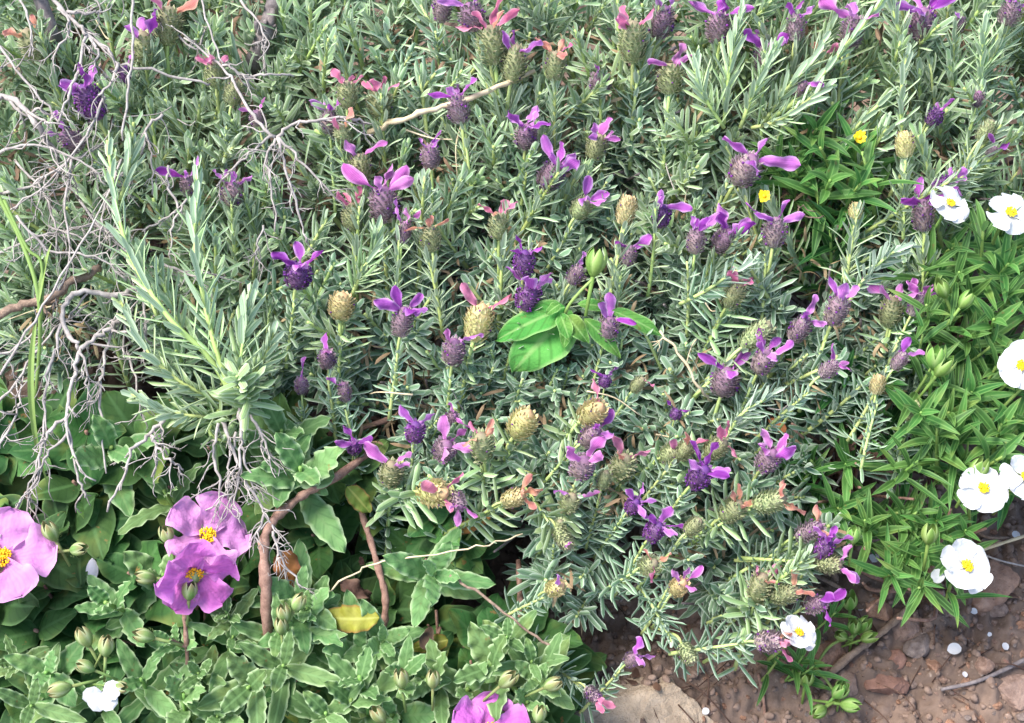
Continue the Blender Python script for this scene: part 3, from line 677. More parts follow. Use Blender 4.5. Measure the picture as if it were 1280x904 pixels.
# woody stems
def wood(par, base, paths, mat, name='woody_stem', knob=.22):
    w = MB()
    for pp, r0, r1 in paths: tube(w, smooth_path([P(*q) for q in pp], 6), r0, r1, 9, knob=knob)
    return build(name, w, mat, par, base)
wood(pa, pab, [([(236,880,-.02),(234,820,.02),(231,770,.035),(233,748,.04)], .0016, .0012), ([(234,810,.025),(215,800,.03),(198,792,.034)], .0011, .0009), ([(231,775,.036),(240,735,.045),(243,722,.047)], .001, .0009)], M_red)
wood(pa, pab, [([(165,800,-.05),(150,760,-.04),(158,740,-.03),(150,700,-.02)], .003, .002)], M_red)
for pp in ([([(334,810,.01),(333,745,.035),(330,700,.04),(334,662,.036),(358,635,.03),(385,615,.02),(415,600,.01),(470,560,-.02)], .0034, .0022), ([(334,665,.036),(348,630,.015),(345,600,.0)], .0018, .0012)],
           [([(480,860,-.04),(478,800,-.01),(482,750,.0),(470,700,.0),(455,650,-.01),(440,600,-.02)], .0026, .0018)], [([(640,900,-.05),(650,780,-.04),(648,700,-.05)], .0022, .0016)], [([(400,560,-.03),(440,540,-.035),(500,520,-.04)], .003, .0018)]):
    wood(pd, pdb, pp, M_red)
# flowers
flower(pb, pbb, P(6, 700, .045), idir(100, 62), 1.18, 'pink', spin=.3, cup=14)
flower(pa, pab, P(258, 672, .035), idir(55, 55), 1.0, 'pink', spin=.2, cup=20, label='upper pink flower, paler and open to the right')
flower(pa, pab, P(242, 712, .05), idir(-60, 48), 1.0, 'deep', spin=.55, cup=30, label='lower deeper pink flower behind a green bud')
flower(pc_, pcb, P(612, 916, .04), idir(80, 48), .92, 'deep', spin=.3, cup=28)
for u, v, a, par, b in [(236,742,80,pa,pab),(243,722,85,pa,pab),(193,790,160,pa,pab),(212,672,100,pa,pab),(70,668,110,pb,pbb),(88,680,10,pb,pbb),(112,800,110,pa,pab),(128,806,60,pa,pab),(118,830,150,pa,pab),(90,850,190,pa,pab),(140,850,0,pa,pab),(132,812,80,pa,pab),
                        (503,852,95,pc_,pcb),(541,852,88,pc_,pcb),(480,895,120,pc_,pcb),(680,852,30,pc_,pcb),(625,850,45,pc_,pcb),(672,895,80,pc_,pcb),(358,770,100,pd,pdb),(352,785,90,pd,pdb),(368,755,60,pd,pdb),(195,715,170,pa,pab)]:
    bud(par, b, P(u, v+8, .045), idir(a, 25), U(.7, .95))
wp = MB(); q = P(128, 866, .05)
for a in (200, 250, 310, 20): leaf(wp, q, idir(a, 20), idir(a+90, 70), .012, .006, 'round', bend=.6, conv=.1, wave=.1, ns=8, nx=7)
o = build('petal', wp, M_wht, pa, pab); o['label'] = 'crumpled white petals among the spent buds'

# single large leaves
def hleaf(mb, u0, v0, u1, v1, wpx, off=0., off1=None, prof='ellip', **k):
    a = P(u0, v0, off); b = P(u1, v1, off if off1 is None else off1); d = b-a; L = np.linalg.norm(d)
    kw = dict(bend=.25, wave=.1, wf=5, ns=14, nx=9, conv=.1, fold=.15); kw.update(k)
    leaf(mb, a, d+np.array([0, -.0, .12])*L*.4, -FWD+np.array([U(-.2, .2), 0, .5]), L*1.04, wpx*mpp(a), prof, **kw)
# rockrose sprig rising in the centre
ce, ceb = mk(700, 440, 'rockrose_sprig', 'leafy rockrose sprig with a broad green leaf and pale bud poking through the middle', 'rockrose')
mb = MB()
for q in [(706,384,618,424,19,.022,.018,'ovate'),(712,388,644,462,36,.010,.014,'ovate'),(700,392,712,424,10,.026,.03,'lance'),(708,394,736,428,12,.026,.026,'lance'),(722,380,772,384,8,.02,.015,'lance'),(765,388,830,418,11,.014,.010,'lance'),(730,398,780,444,12,.018,.02,'lance'),(700,380,682,392,7,.03,.03,'lance'),(712,400,704,434,9,.02,.02,'lance')]:
    mb = MB(); hleaf(mb, *q, bend=U(.3, .9), wave=.22, rough=.05, fold=U(.1, .4)); o = build('leaf', mb, M_cen, ce, ceb)
    if q[4] > 30: o['label'] = 'largest broad green leaf'
wood(ce, ceb, [([(690,470,-.07),(698,425,-.01),(708,388,.022),(725,365,.035),(740,350,.04)], .0012, .0009)], M_gstem, 'stem', .03)
link('bud', BUDG[0], ce, mtx=rel(frame(P(741, 346, .04), idir(80, 10), 0, 1.25), ceb))
for u, v in [(655,470),(690,462),(720,450),(625,440),(740,425),(765,440),(640,385),(700,475),(790,425),(610,455)]:
    add_shoot('middle', 'b', P(u, v, U(-.0, .012)), np.array([U(-.4, .4), U(-.6, 0), 1]), U(.9, 1.1))
# yellow, orange and brown leaves
def leafthing(label, u0, v0, u1, v1, w, off, mat, prof='round', name='fallen_leaf', cat='leaf', group=None, **k):
    mb = MB(); hleaf(mb, u0, v0, u1, v1, w, off, prof=prof, **k)
    return tag(build(name, mb, mat, None, P((u0+u1)/2, (v0+v1)/2, off)), label, cat, group)
mb = MB(); hleaf(mb, 474, 772, 402, 782, 18, .026, prof='ellip', wave=.3, wf=11, rough=.12, ns=22, bend=.7, sbend=.3); tag(build('leaf', mb, M_yl, pc_, pcb), 'round yellow leaf')
mb = MB(); hleaf(mb, 350, 690, 376, 738, 17, .018, prof='ovate', bend=1., wave=.35, wf=8, rough=.15, ns=20, sbend=.4); tag(build('leaf', mb, M_ol, pd, pdb), 'orange withering leaf')
mb = MB(); hleaf(mb, 434, 608, 462, 640, 13, .005, prof='ellip', wave=.3, wf=9, rough=.1, ns=18, bend=.6, fold=.3); tag(build('leaf', mb, M_yl, pd, pdb), 'yellow-green round leaf')
mb = MB(); hleaf(mb, 362, 590, 416, 596, 20, .02, prof='round'); build('leaf', mb, M_cis, pd, pdb)
mb = MB(); hleaf(mb, 612, 640, 572, 668, 11, -.01, prof='ovate'); tag(build('leaf', mb, M_ol, pd, pdb), 'yellow-orange drooping leaf')
mb = MB(); hleaf(mb, 560, 800, 510, 812, 11, -.01, prof='ovate', wave=.35, wf=9, rough=.12, ns=18, bend=.9); tag(build('leaf', mb, M_yl, pc_, pcb), 'yellow leaf')
leafthing('crisp brown leaf curled beside the woody stem at the lower left', 425, 730, 474, 742, 11, -.005, M_brl, 'ovate', bend=1.5, wave=.5, wf=7, rough=.25, ns=20, twist=.7, sbend=.4)
leafthing('orange-brown dead leaf standing by the yellow leaves', 530, 812, 538, 782, 9, .0, M_brl, 'ovate', bend=.8)
leafthing('tan curled leaf under the lavender at the right', 982, 540, 960, 520, 7, -.02, M_ol, 'ovate', bend=1.0)

# ------------------------------------------------------------------ white rockrose, right
GW = 'white rockroses at the right'
wa, wab = mk(1200, 400, 'white_rockrose', 'white rockrose at the right edge with bright narrow leaves and several open white flowers', 'rockrose', GW)
wb, wbb = mk(1010, 230, 'white_rockrose', 'narrow-leaved green rockrose wedged between lavender at the upper right, without flowers', 'rockrose', GW)
wc, wcb = mk(1160, 720, 'white_rockrose', 'low white rockrose on the soil at the lower right with one white flower', 'rockrose', GW)
wd, wdb = mk(1010, 850, 'white_rockrose', 'small rockrose sprig on the soil beside the dry stick, with round green buds', 'rockrose', GW)
we, web = mk(1060, 600, 'white_rockrose', 'narrow-leaved rockrose in the shade between the lavender and the bare soil', 'rockrose', GW)
for u, v in [(1225,312),(1160,480),(1240,470),(1180,405),(1215,365),(1172,560),(1195,535),(1262,372),(1275,525),(1205,425),(1250,335),(1150,440),(1240,405),(1210,500),(1185,585),(1245,550),(1265,440),(1165,390),(1230,585),(1300,330),(1320,420),(1310,520),(1180,310),(1160,330),(1275,300),(1200,345),(1150,520),(1145,575),(1220,450),(1285,480),(1340,360),(1350,470),(1180,520),(1260,500)]:
    put(wa, wab, MON, P(u, v, U(-.01, .02)), np.array([U(-.35, .35), U(-.7, .0), 1]), U(.8, 1.05))
for _ in range(22):
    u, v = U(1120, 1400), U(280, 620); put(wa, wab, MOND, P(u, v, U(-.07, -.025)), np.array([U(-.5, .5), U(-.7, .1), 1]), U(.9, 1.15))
for u, v in [(1002,178),(1040,200),(980,205),(1030,235),(1000,215),(1070,190),(1090,225),(1020,170),(1060,240)]:
    put(wb, wbb, MON, P(u, v, U(-.015, .01)), np.array([U(-.4, .4), U(-.6, .2), 1]), U(.85, 1.1))
for u, v in [(1000,260),(1020,290),(1045,270),(1085,260),(1000,320),(1040,320),(1060,300),(975,180),(1100,200),(1110,240)]:
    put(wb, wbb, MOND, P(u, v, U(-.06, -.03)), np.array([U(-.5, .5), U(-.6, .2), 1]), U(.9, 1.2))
for u, v in [(1055,575),(1045,630),(1100,645),(1010,600),(1130,650),(1085,665)]:
    put(we, web, MON, P(u, v, U(-.035, -.01)), np.array([U(-.5, .5), U(-.7, .0), 1]), U(.85, 1.1))
for u, v in [(1050,480),(1090,475),(1060,520),(1000,470),(1030,590),(1060,650),(990,620),(1020,650)]:
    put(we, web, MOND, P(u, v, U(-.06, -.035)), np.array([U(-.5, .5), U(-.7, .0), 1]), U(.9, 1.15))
for u, v in [(1168,668),(1150,695),(1185,725),(1125,700),(1190,690),(1160,730),(1175,650),(1140,670),(1110,715),(1205,670)]:
    put(wc, wcb, MON, P(u, v, U(-.025, .0)), np.array([U(-.5, .5), U(-.7, .0), 1]), U(.75, 1.))
for u, v in [(1000,828),(975,828),(1012,842),(1040,770)]:
    put(wd, wdb, MON, G(u, v, .03), np.array([U(-.6, .6), U(-.7, .0), .8]), U(.6, .8))
for par, b, u, v, sc, a, t in [(wa,wab,1262,268,1.0,80,62),(wa,wab,1186,256,.85,60,55),(wa,wab,1279,457,.98,170,60),(wa,wab,1228,612,1.0,90,60),(wa,wab,1280,598,1.0,60,60),(wc,wcb,1206,709,1.1,60,58),(wd,wdb,997,792,.8,60,48)]:
    pp = P(u, v, .045 if par is wa else .02)
    flower(par, b, pp, idir(a, t), sc*.97, 'white', spin=U(0, 6), cup=8)
    mb = MB(); tube(mb, smooth_path([pp-idir(a, t)*.008, pp+np.array([0, .01, -.025]), pp+np.array([U(-.01, .01), .02, -.06])], 4), .0009, .0012, 6); build('stem', mb, M_gstem, par, b)
mb = MB(); hleaf(mb, 1168, 712, 1176, 728, 9, .0, prof='round'); tag(build('petal', mb, M_wht, wc, wcb), 'white petal caught in the leaves')
for par, b, u, v, a, sc in [(wa,wab,1182,372,120,.95),(wa,wab,1200,385,60,.85),(wa,wab,1167,462,90,1.1),(wa,wab,1215,600,70,1.1),(wa,wab,1170,470,60,1.0),(wc,wcb,1065,680,90,.85),(wc,wcb,1160,680,90,1.)]: bud(par, b, P(u, v, .03), idir(a, 30), sc, True)
for u, v, a in [(1066,792,90),(1058,798,150),(1076,800,30),(1062,762,100),(1042,872,60),(1050,880,0),(1032,884,200),(1050,868,90),(1006,858,90),(1072,790,60)]: bud(wd, wdb, G(u, v, .016), idir(a, 35), U(.75, 1.), True)
for par, b, ctr, n in [(wa, wab, (1220, 430), 26), (wb, wbb, (1020, 220), 12), (wc, wcb, (1160, 700), 9), (we, web, (1060, 590), 12), (pa, pab, (220, 760), 22), (pb, pbb, (30, 680), 12), (pc_, pcb, (560, 840), 18)]:
    w = MB()
    for _ in range(n):
        e = P(ctr[0]+U(-90, 90), ctr[1]+U(-80, 80), U(-.04, -.01)); s = b+np.array([U(-.01, .01), U(-.01, .01), -.008]); mid = (s+e)/2+np.array([U(-.02, .02), U(-.02, .02), 0])
        tube(w, smooth_path([s, mid, e], 4), .0018, .0009, 6, knob=.08)
    build('branch', w, M_red, par, b)
# stems of the small sprig
mb = MB(); tube(mb, smooth_path([wdb+np.array([0, 0, -.005]), G(1020, 835, .012), G(1050, 875, .014)], 5), .0012, .0009, 6); tube(mb, smooth_path([wdb+np.array([0, 0, -.005]), G(1035, 810, .012), G(1066, 795, .014)], 5), .0012, .0009, 6); build('stem', mb, M_gstem, wd, wdb)

# ------------------------------------------------------------------ yellow wildflowers
for u, v, sc, lb in [(955, 245, 1., 'yellow wildflower left of the dark green leaves'), (1074, 172, 1.05, 'yellow wildflower right of the long silvery shoots')]:
    p = P(u, v, .02); t = thing('yellow_wildflower', p, lb, 'flower', 'small yellow wildflowers')
    mb = MB()
    for i in range(9):
        a = i*.698+U(-.1, .1); leaf(mb, (0, 0, 0), idir(math.degrees(a), 25), -FWD, .0048*sc*U(.8, 1.1), .0013, 'wing', bend=.2, ns=5, nx=3)
    build('petals', mb, M_yel, t); mb = MB(); ball(mb, -FWD*.0008, .0016, nu=8, nv=6, rough=.1); build('disc', mb, M_org, t)
    mb = MB(); tube(mb, smooth_path([np.zeros(3), np.array([.003, .01, -.03]), np.array([.005, .02, -.09])], 4), .0005, .0007, 5); build('stem', mb, M_gstem, t)

# ------------------------------------------------------------------ dead branches
def twigs(mb, path, r, n, ln, lvl=1, down=.3):
    for _ in range(n):
        i = random.randint(1, len(path)-2); tn = nrm(path[i+1]-path[i-1])
        d = nrm(tn*U(.3, 1.)+nrm(rng.normal(size=3))*.9+np.array([0, -.3, -down])); q = [path[i]]; L = ln*U(.4, 1.2)
        for k in range(4):
            d = nrm(d+rng.normal(size=3)*.35+tn*.1); q.append(q[-1]+d*L/4)
        sp = smooth_path(q, 2); tube(mb, sp, r*.75, r*.4, 5, knob=.15)
        if lvl: twigs(mb, sp, r*.6, random.randint(1, 3), ln*.5, lvl-1, down)
GD = 'bare dead branches hanging on the left'
def deadbranch(label, lines, n=6, ln=.02, mat=None, group=GD, name='dead_branch', cat='branch', lvl=1):
    p0 = P(*lines[0][0][0]); t = thing(name, p0, label, cat, group)
    for i, (pix, r0, r1) in enumerate(lines):
        if name == 'dead_branch': r0 *= .9; r1 *= .9
        path = smooth_path([P(u+U(-2, 2), v+U(-2, 2), o) for u, v, o in pix], 5); path[1:-1] += rng.normal(size=(len(path)-2, 3))*.0007
        mb = MB(); tube(mb, path, r0, r1, 7, knob=.15)
        if n: twigs(mb, path, (r0+r1)*.42, n, ln, lvl)
        build('twig' if i else 'main_branch', mb, mat or M_dead, t, p0)
    return t
deadbranch('pale bare branch with long side twigs in the top left corner', [
 ([(60,-10,.03),(78,12,.035),(100,32,.04),(112,46,.04),(135,66,.04),(150,82,.035),(200,92,.03),(262,108,.02)], .0016, .0009),
 ([(74,8,.035),(88,35,.04),(66,76,.04)], .0012, .0006), ([(108,44,.04),(98,88,.045),(84,120,.045),(74,158,.04)], .0013, .0008),
 ([(146,80,.04),(142,102,.045),(124,120,.045)], .0012, .0008), ([(112,46,.04),(122,70,.045),(118,92,.045)], .001, .0006), ([(84,14,.035),(120,16,.035),(128,16,.03)], .0012, .0008), ([(20,-8,.02),(40,30,.03),(36,70,.03)], .001, .0006)], 5)
deadbranch('knotty grey branch fanning out from one hub right of the upright lavender shoots', [
 ([(345,172,.03),(322,150,.03),(296,110,.025),(280,84,.02),(230,46,.02)], .0013, .0008), ([(345,172,.03),(370,156,.03),(400,152,.03),(430,148,.025),(462,156,.015)], .0013, .0009),
 ([(345,172,.03),(334,200,.03),(340,240,.025),(345,290,.02)], .0011, .0006), ([(346,174,.03),(360,220,.03),(374,270,.025),(384,305,.02)], .0012, .0006), ([(346,172,.03),(372,200,.03),(404,232,.025),(430,262,.015)], .0011, .0006),
 ([(345,172,.03),(316,188,.03),(290,208,.025),(270,232,.02)], .001, .0006), ([(280,84,.02),(312,98,.02),(345,94,.02),(366,96,.01)], .001, .0007)], 6)
deadbranch('thin grey forked twig between the two upright lavender shoots', [
 ([(205,144,.04),(182,160,.04),(176,190,.035),(154,252,.03)], .0011, .0006), ([(180,165,.04),(190,200,.035),(191,242,.03)], .001, .0005), ([(212,205,.035),(211,228,.035),(221,262,.035),(202,276,.035),(180,288,.03)], .001, .0006), ([(232,250,.04),(216,282,.04),(214,330,.035)], .0009, .0005), ([(60,283,.02),(100,298,.03),(134,284,.03),(138,312,.03)], .0008, .0005)], 5)
deadbranch('arched grey branch curling over and drooping its many thin twigs at the left', [
 ([(190,352,.01),(145,370,.03),(112,364,.04),(86,378,.045),(78,402,.045),(92,426,.045),(100,434,.045),(94,460,.045),(86,500,.045),(86,542,.045),(98,592,.04),(106,624,.035)], .0022, .0008),
 ([(100,434,.045),(126,418,.04),(148,402,.03),(180,396,.01)], .0018, .0014), ([(146,404,.03),(134,440,.035),(126,480,.035),(128,530,.035),(134,592,.03)], .0013, .0006),
 ([(86,515,.045),(62,540,.045),(50,560,.045),(44,600,.04),(18,640,.035)], .0012, .0006), ([(78,405,.045),(66,440,.045),(58,480,.045),(56,540,.04),(40,600,.04)], .0012, .0006), ([(100,434,.045),(112,470,.045),(110,510,.04)], .001, .0005),
 ([(84,540,.045),(60,570,.045),(40,600,.04),(34,640,.035)], .001, .0006)], 8, .024)
deadbranch('short forked pale branch hanging over the dark leaves left of the twig bundle', [
 ([(204,524,.045),(186,544,.045),(168,562,.045),(156,590,.045),(136,640,.04)], .0016, .0008), ([(190,545,.045),(204,566,.045),(218,576,.045),(230,588,.04)], .0012, .0006), ([(190,545,.045),(196,562,.045),(188,596,.04)], .0011, .0006)], 6)
deadbranch('bundle of pale twigs dangling below the overhanging lavender', [
 ([(300,512,.05),(301,555,.05),(297,600,.045),(290,640,.04)], .0014, .0006), ([(274,524,.05),(290,560,.05),(304,600,.045),(332,640,.04),(346,676,.035)], .0013, .0007), ([(272,530,.05),(266,565,.045),(276,600,.045),(271,640,.04)], .0012, .0006),
 ([(312,520,.045),(330,552,.045),(344,590,.04)], .0011, .0006), ([(296,540,.05),(286,580,.045),(284,625,.04)], .001, .0005), ([(302,560,.05),(312,590,.045),(318,625,.04)], .001, .0005), ([(330,640,.04),(322,670,.04),(330,700,.04)], .001, .0006), ([(340,665,.04),(352,700,.04),(376,735,.035)], .001, .0006)], 9, .02)
deadbranch('dense mat of fine grey twigs at the left edge', [
 ([(-20,250,.0),(40,230,.02),(90,200,.02),(130,180,.01)], .0012, .0007), ([(-20,120,.01),(20,126,.02),(48,156,.02),(60,182,.0)], .0026, .0018), ([(-20,330,.0),(30,300,.02),(80,290,.02),(140,270,.01)], .0012, .0006), ([(20,200,.0),(60,250,.02),(70,320,.02)], .001, .0006),
 ([(-20,520,.02),(20,480,.03),(60,420,.03),(110,380,.02)], .0012, .0006), ([(-20,450,.02),(30,430,.03),(50,390,.03)], .001, .0006), ([(100,250,.01),(140,300,.02),(180,330,.02)], .001, .0005), ([(0,560,.03),(20,520,.035),(30,470,.035)], .001, .0005)], 9, .03)
deadbranch('pale tangle of fine crossing twigs between the top left corner and the brown branch', [
 ([(-10,40,.02),(20,90,.03),(60,130,.03),(100,190,.03)], .0011, .0006), ([(0,190,.03),(40,180,.035),(100,200,.035),(134,230,.03)], .0011, .0006), ([(130,120,.03),(110,170,.035),(60,230,.035),(10,262,.03)], .001, .0006),
 ([(90,200,.035),(80,260,.04),(90,320,.04),(70,370,.04)], .001, .0006), ([(20,270,.035),(60,310,.04),(120,320,.04),(160,350,.03)], .001, .0006), ([(150,200,.03),(130,260,.035),(126,310,.035)], .0009, .0005)], 12, .03)
deadbranch('bare twigs among dead stems behind the upright lavender', [
 ([(300,0,.0),(330,40,.01),(330,90,.0)], .001, .0006), ([(160,440,.02),(170,480,.03),(176,520,.03)], .001, .0005), ([(176,370,.02),(182,420,.03),(178,450,.03)], .001, .0006), ([(206,330,.02),(240,345,.03),(262,340,.03)], .001, .0006), ([(330,280,.02),(320,310,.02),(326,340,.02)], .0008, .0005), ([(190,0,.0),(240,60,.01),(260,30,.0)], .001, .0006)], 7, .022)
GT = 'dry stalks'
deadbranch('straight pale stalk standing in front of the upper left lavender', [([(163,-10,.05),(166,60,.05),(160,120,.05),(153,176,.05)], .0009, .0007)], 0, group=GT, mat=M_dead, name='dry_stalk', cat='stalk')
deadbranch('long pale straw crossing the left edge diagonally', [([(0,468,.06),(40,400,.06),(100,308,.06),(152,216,.055)], .0008, .0006)], 0, group=GT, mat=M_dead, name='dry_stalk', cat='stalk')
deadbranch('fine pale straw bending from the top centre left', [([(250,-10,.04),(262,30,.045),(280,80,.045)], .0007, .0006)], 0, group=GT, mat=M_dead, name='dry_stalk', cat='stalk')
deadbranch('thin straw slanting up to the right below the pale lavender heads', [([(400,745,.02),(440,720,.025),(480,702,.025),(560,690,.03),(612,678,.03),(655,666,.02)], .0006, .0005)], 0, group=GT, mat=M_straw, name='dry_stalk', cat='stalk')
deadbranch('thin brown stalk slanting down to the right above the bottom leaves', [([(560,718,.02),(600,745,.02),(650,782,.02),(698,812,.02)], .0009, .0008)], 0, group=GT, mat=M_brn, name='dry_stalk', cat='stalk')
deadbranch('grey twig tip poking out right of the central sprig', [([(826,415,.03),(846,440,.03),(872,482,.025),(890,500,.0)], .0008, .0009)], 1, group=GT, mat=M_straw, name='dry_stalk', cat='stalk')
deadbranch('loop of tan tendril below the small yellow wildflower', [([(1030,270,.01),(1000,272,.015),(996,262,.015),(1004,257,.015),(1020,264,.01)], .0005, .0004)], 0, group=GT, mat=M_brn, name='dry_stalk', cat='stalk')
GB = 'woody branches in the lavender'
deadbranch('rough brown branch entering from the left edge', [([(-20,405,.035),(20,384,.04),(56,372,.04),(90,352,.035),(124,334,.02)], .0028, .0024)], 2, mat=M_brn, group=GB, name='woody_branch')
deadbranch('smooth pale tan branch crossing the top middle lavender', [([(460,165,-.01),(505,150,.015),(555,132,.02),(612,114,.02),(668,88,.005)], .0020, .0016)], 0, mat=M_straw, group=GB, name='woody_branch')
deadbranch('thick grey trunk at the top left edge behind the twigs', [([(75,90,-.05),(62,40,-.01),(44,-20,.0)], .006, .005)], 0, mat=M_deadd, group=GB, name='woody_branch')
deadbranch('thick grey trunk standing at the top between two lavenders', [([(310,100,-.06),(328,50,-.025),(348,-20,-.02)], .0065, .0055)], 3, mat=M_deadd, group=GB, name='woody_branch')
# grass
t = thing('grass_stem', P(45, 420, 0), 'yellow-green grass stem with a drooping leaf at the left edge', 'grass')
mb = MB(); p0 = P(45, 420, 0); tube(mb, smooth_path([P(-5,240,.06),P(26,300,.06),P(46,360,.06),P(50,420,.05),P(44,500,.03)], 5), .0016, .0012, 6); tube(mb, smooth_path([P(5,250,.062),P(34,310,.062),P(52,330,.06),P(52,400,.055)], 5), .001, .001, 6); build('stem', mb, M_grs, t, p0)
mb = MB(); hleaf(mb, 46, 395, 12, 610, 4, .06, .05, 'lance', bend=.7, sbend=-.3, wave=0, fold=.6, twist=.8); hleaf(mb, 48, 380, 60, 300, 3.4, .06, .06, 'lance', bend=.5, wave=0, fold=.6, twist=.5); build('leaf', mb, M_grs, t, p0)

# ------------------------------------------------------------------ soil: rocks, stones, stick
def stone_mesh(seed, flat=.6, n=20, amp=.28, mat=None, name='stone'):
    th = np.linspace(0, np.pi, n+1); a = np.linspace(0, 2*np.pi, n*2, endpoint=False)
    d = np.stack([np.sin(th)[:, None]*np.cos(a), np.sin(th)[:, None]*np.sin(a), np.repeat(np.cos(th)[:, None], n*2, 1)], -1)
    rg = np.random.default_rng(seed); r = np.ones(d.shape[:2])
    for _ in range(11):              # cut facets
        c = rg.normal(size=3); c /= np.linalg.norm(c); h = rg.uniform(.5, .85); r = np.minimum(r, h/np.clip(d@c, .01, None))
    r = r*(1+amp*.25*fbm(d*2.2+seed*3.1, 4)+.02*fbm(d*9+seed, 3))
    mb = MB(); p = d*r[..., None]; p[..., 2] *= flat; p[..., 1] *= rg.uniform(.65, 1); mb.grid(p[::-1], np.zeros(p.shape), close=True)
    me = mb.mesh(name, mat or M_stone); me.polygons.foreach_set('use_smooth', np.zeros(len(me.polygons), bool)) if n > 5 else None
    return me
me = stone_mesh(3, .42, 60, .3, M_rock, 'boulder')
b = G(806, 882); o = link('boulder', me, mtx=frame(b+np.array([0, -.012, -.012]), (.1, -.35, 1), .35, .062)); tag(o, 'large pale tan rock half buried at the bottom middle', 'rock')
o = link('boulder', stone_mesh(8, .35, 40, .3, M_rock, 'boulder'), mtx=frame(G(690, 905)+np.array([0, 0, -.004]), (0, 0, 1), 2., .022)); tag(o, 'flat pale rock at the bottom left of the large rock', 'rock')
STN = [stone_mesh(20+i, U(.5, .8)) for i in range(14)]; RST = [stone_mesh(60+i, U(.5, .75), 18, mat=M_redst) for i in range(4)]
UNI = [(1107,852,26,'r','reddish brown wedge-shaped stone in the middle of the lower right soil'),(1118,822,15,'r','small red stone just above the wedge-shaped stone'),(1240,730,40,'s','broad flat brown stone under the lowest white flower'),(1268,862,26,'s','pale angular stone cut off by the lower right corner'),
       (1122,782,24,'s','dark brown stone above the dry stick'),(1040,820,22,'s','rounded brown stone under the white daisy-like flower'),(1146,806,17,'s','brown stone just right of the dry stick top'),(1245,762,13,'s','upright brown stone below the yellow petal'),(1190,765,14,'s','small rounded stone right of the sprig'),(780,726,15,'r','brown stone at the upper end of the bare soil'),(1228,832,13,'s','pinkish stone left of the grey twig'),(1062,855,15,'s','stone pressed under the dry stick'),(1178,762,10,'s','small stone left of its rounded twin'),(1100,760,18,'s','stone half hidden by the rockrose leaves')]
for u, v, r, k, lb in UNI:
    p = G(u, v); m = frame(p+np.array([0, 0, r*mpp(p)*.05]), (U(-.2, .2), U(-.2, .2), 1), U(0, 6), r*mpp(p)*1.15); tag(link('stone', random.choice(RST if k == 'r' else STN), mtx=m), lb, 'stone', 'stones on the bare soil')
SOIL = [(740, 720), (800, 690), (860, 780), (960, 840), (1040, 790), (1120, 740), (1180, 740), (1200, 650), (1290, 640), (1290, 910), (880, 910), (850, 850), (780, 800), (740, 780)]
placed = [(q[0], q[1], q[2]) for q in UNI]+[(806, 890, 80)]
cnt = 0
for _ in range(5000):
    u, v = U(735, 1300), U(640, 925); r = random.choice((3, 4, 4, 5, 5, 6, 7, 9, 12))
    if u < 1000: r = min(r, 6)
    if not inside(SOIL, u, v) or any((u-a)**2+(v-b_)**2 < (r+c)**2*.7 for a, b_, c in placed): continue
    placed.append((u, v, r)); p = G(u, v, -r*mpp(G(u, v))*.2)
    m = frame(p, (U(-.3, .3), U(-.3, .3), 1), U(0, 6), r*mpp(p)*U(.9, 1.2)); tag(link('stone', random.choice(RST if random.random() < .03 else STN), mtx=m), 'small brown stone lying loose on the bare soil', 'stone', 'small loose stones on the bare soil')
    cnt += 1
    if cnt >= 280: break
print('stones', cnt)
GR = [stone_mesh(90+i, .7, 5) for i in range(5)]
gv = MB()
gb = []
for i in range(5):
    me = GR[i]; V = np.zeros(len(me.vertices)*3); me.vertices.foreach_get('co', V); F = np.zeros(len(me.loops), int); me.loops.foreach_get('vertex_index', F)
    gm = MB(); gm.V = [V.reshape(-1, 3)]; gm.F = [F.reshape(-1, 4)] if len(F) % 4 == 0 and all(p.loop_total == 4 for p in me.polygons) else None; gm.A = [np.zeros((len(me.vertices), 3))]; gm.n = len(me.vertices)
    if gm.F is None: continue
    gm.M = [np.zeros(len(gm.F[0]), int)]; gb.append(gm)
for _ in range(16000):
    x, y = U(-.45, .45), U(-.3, .4)
    if (x < .02 or y > .1) and random.random() < .9: continue
    s = .001+.0040*random.random()**1.9; z = float(ground_z(x, y)); gv.merge(random.choice(gb), frame(np.array([x, y, z]), nrm(rng.normal(size=3)), U(0, 6), s))
M_crumb = roughmat('crumb', S((96,78,68)), S((146,124,110)), S((168,150,136)), sc=130, bump=.8, rough=.95, dist=.0008, orand=0)
g2 = link('gravel', gv.mesh('gravel', M_crumb)); tag(g2, 'fine crumbs of soil and gravel', 'gravel', kind='stuff')
# leaf litter
lt = MB()
for _ in range(900):
    x, y = U(-.42, .42), U(-.3, .4); z = float(ground_z(x, y))
    if x > .1 and y < -.02 and random.random() < .75: continue
    leaf(lt, (x, y, z+.002+U(0, .004)), (U(-1, 1), U(-1, 1), U(-.1, .3)), (U(-.4, .4), U(-.4, .4), 1), U(.008, .022), U(.001, .005), random.choice(('lance', 'ovate', 'linear')), bend=U(-1, 1.4), ns=5, nx=3, twist=U(-1, 1))
for _ in range(500):
    x, y = U(-.42, .42), U(-.3, .4); z = float(ground_z(x, y))+.003; a = U(0, 6.3); L = U(.01, .045)
    q = [np.array([x, y, z]), np.array([x+L/2*math.cos(a)+U(-.003, .003), y+L/2*math.sin(a), z+U(0, .006)]), np.array([x+L*math.cos(a), y+L*math.sin(a), float(ground_z(x+L*math.cos(a), y+L*math.sin(a)))+.003])]
    tube(lt, smooth_path(q, 3), U(.0003, .0008), None, 4)
l2 = link('leaf_litter', lt.mesh('leaf_litter', M_brl)); tag(l2, 'brown dead leaves and twig bits lying on the soil', 'litter', kind='stuff')
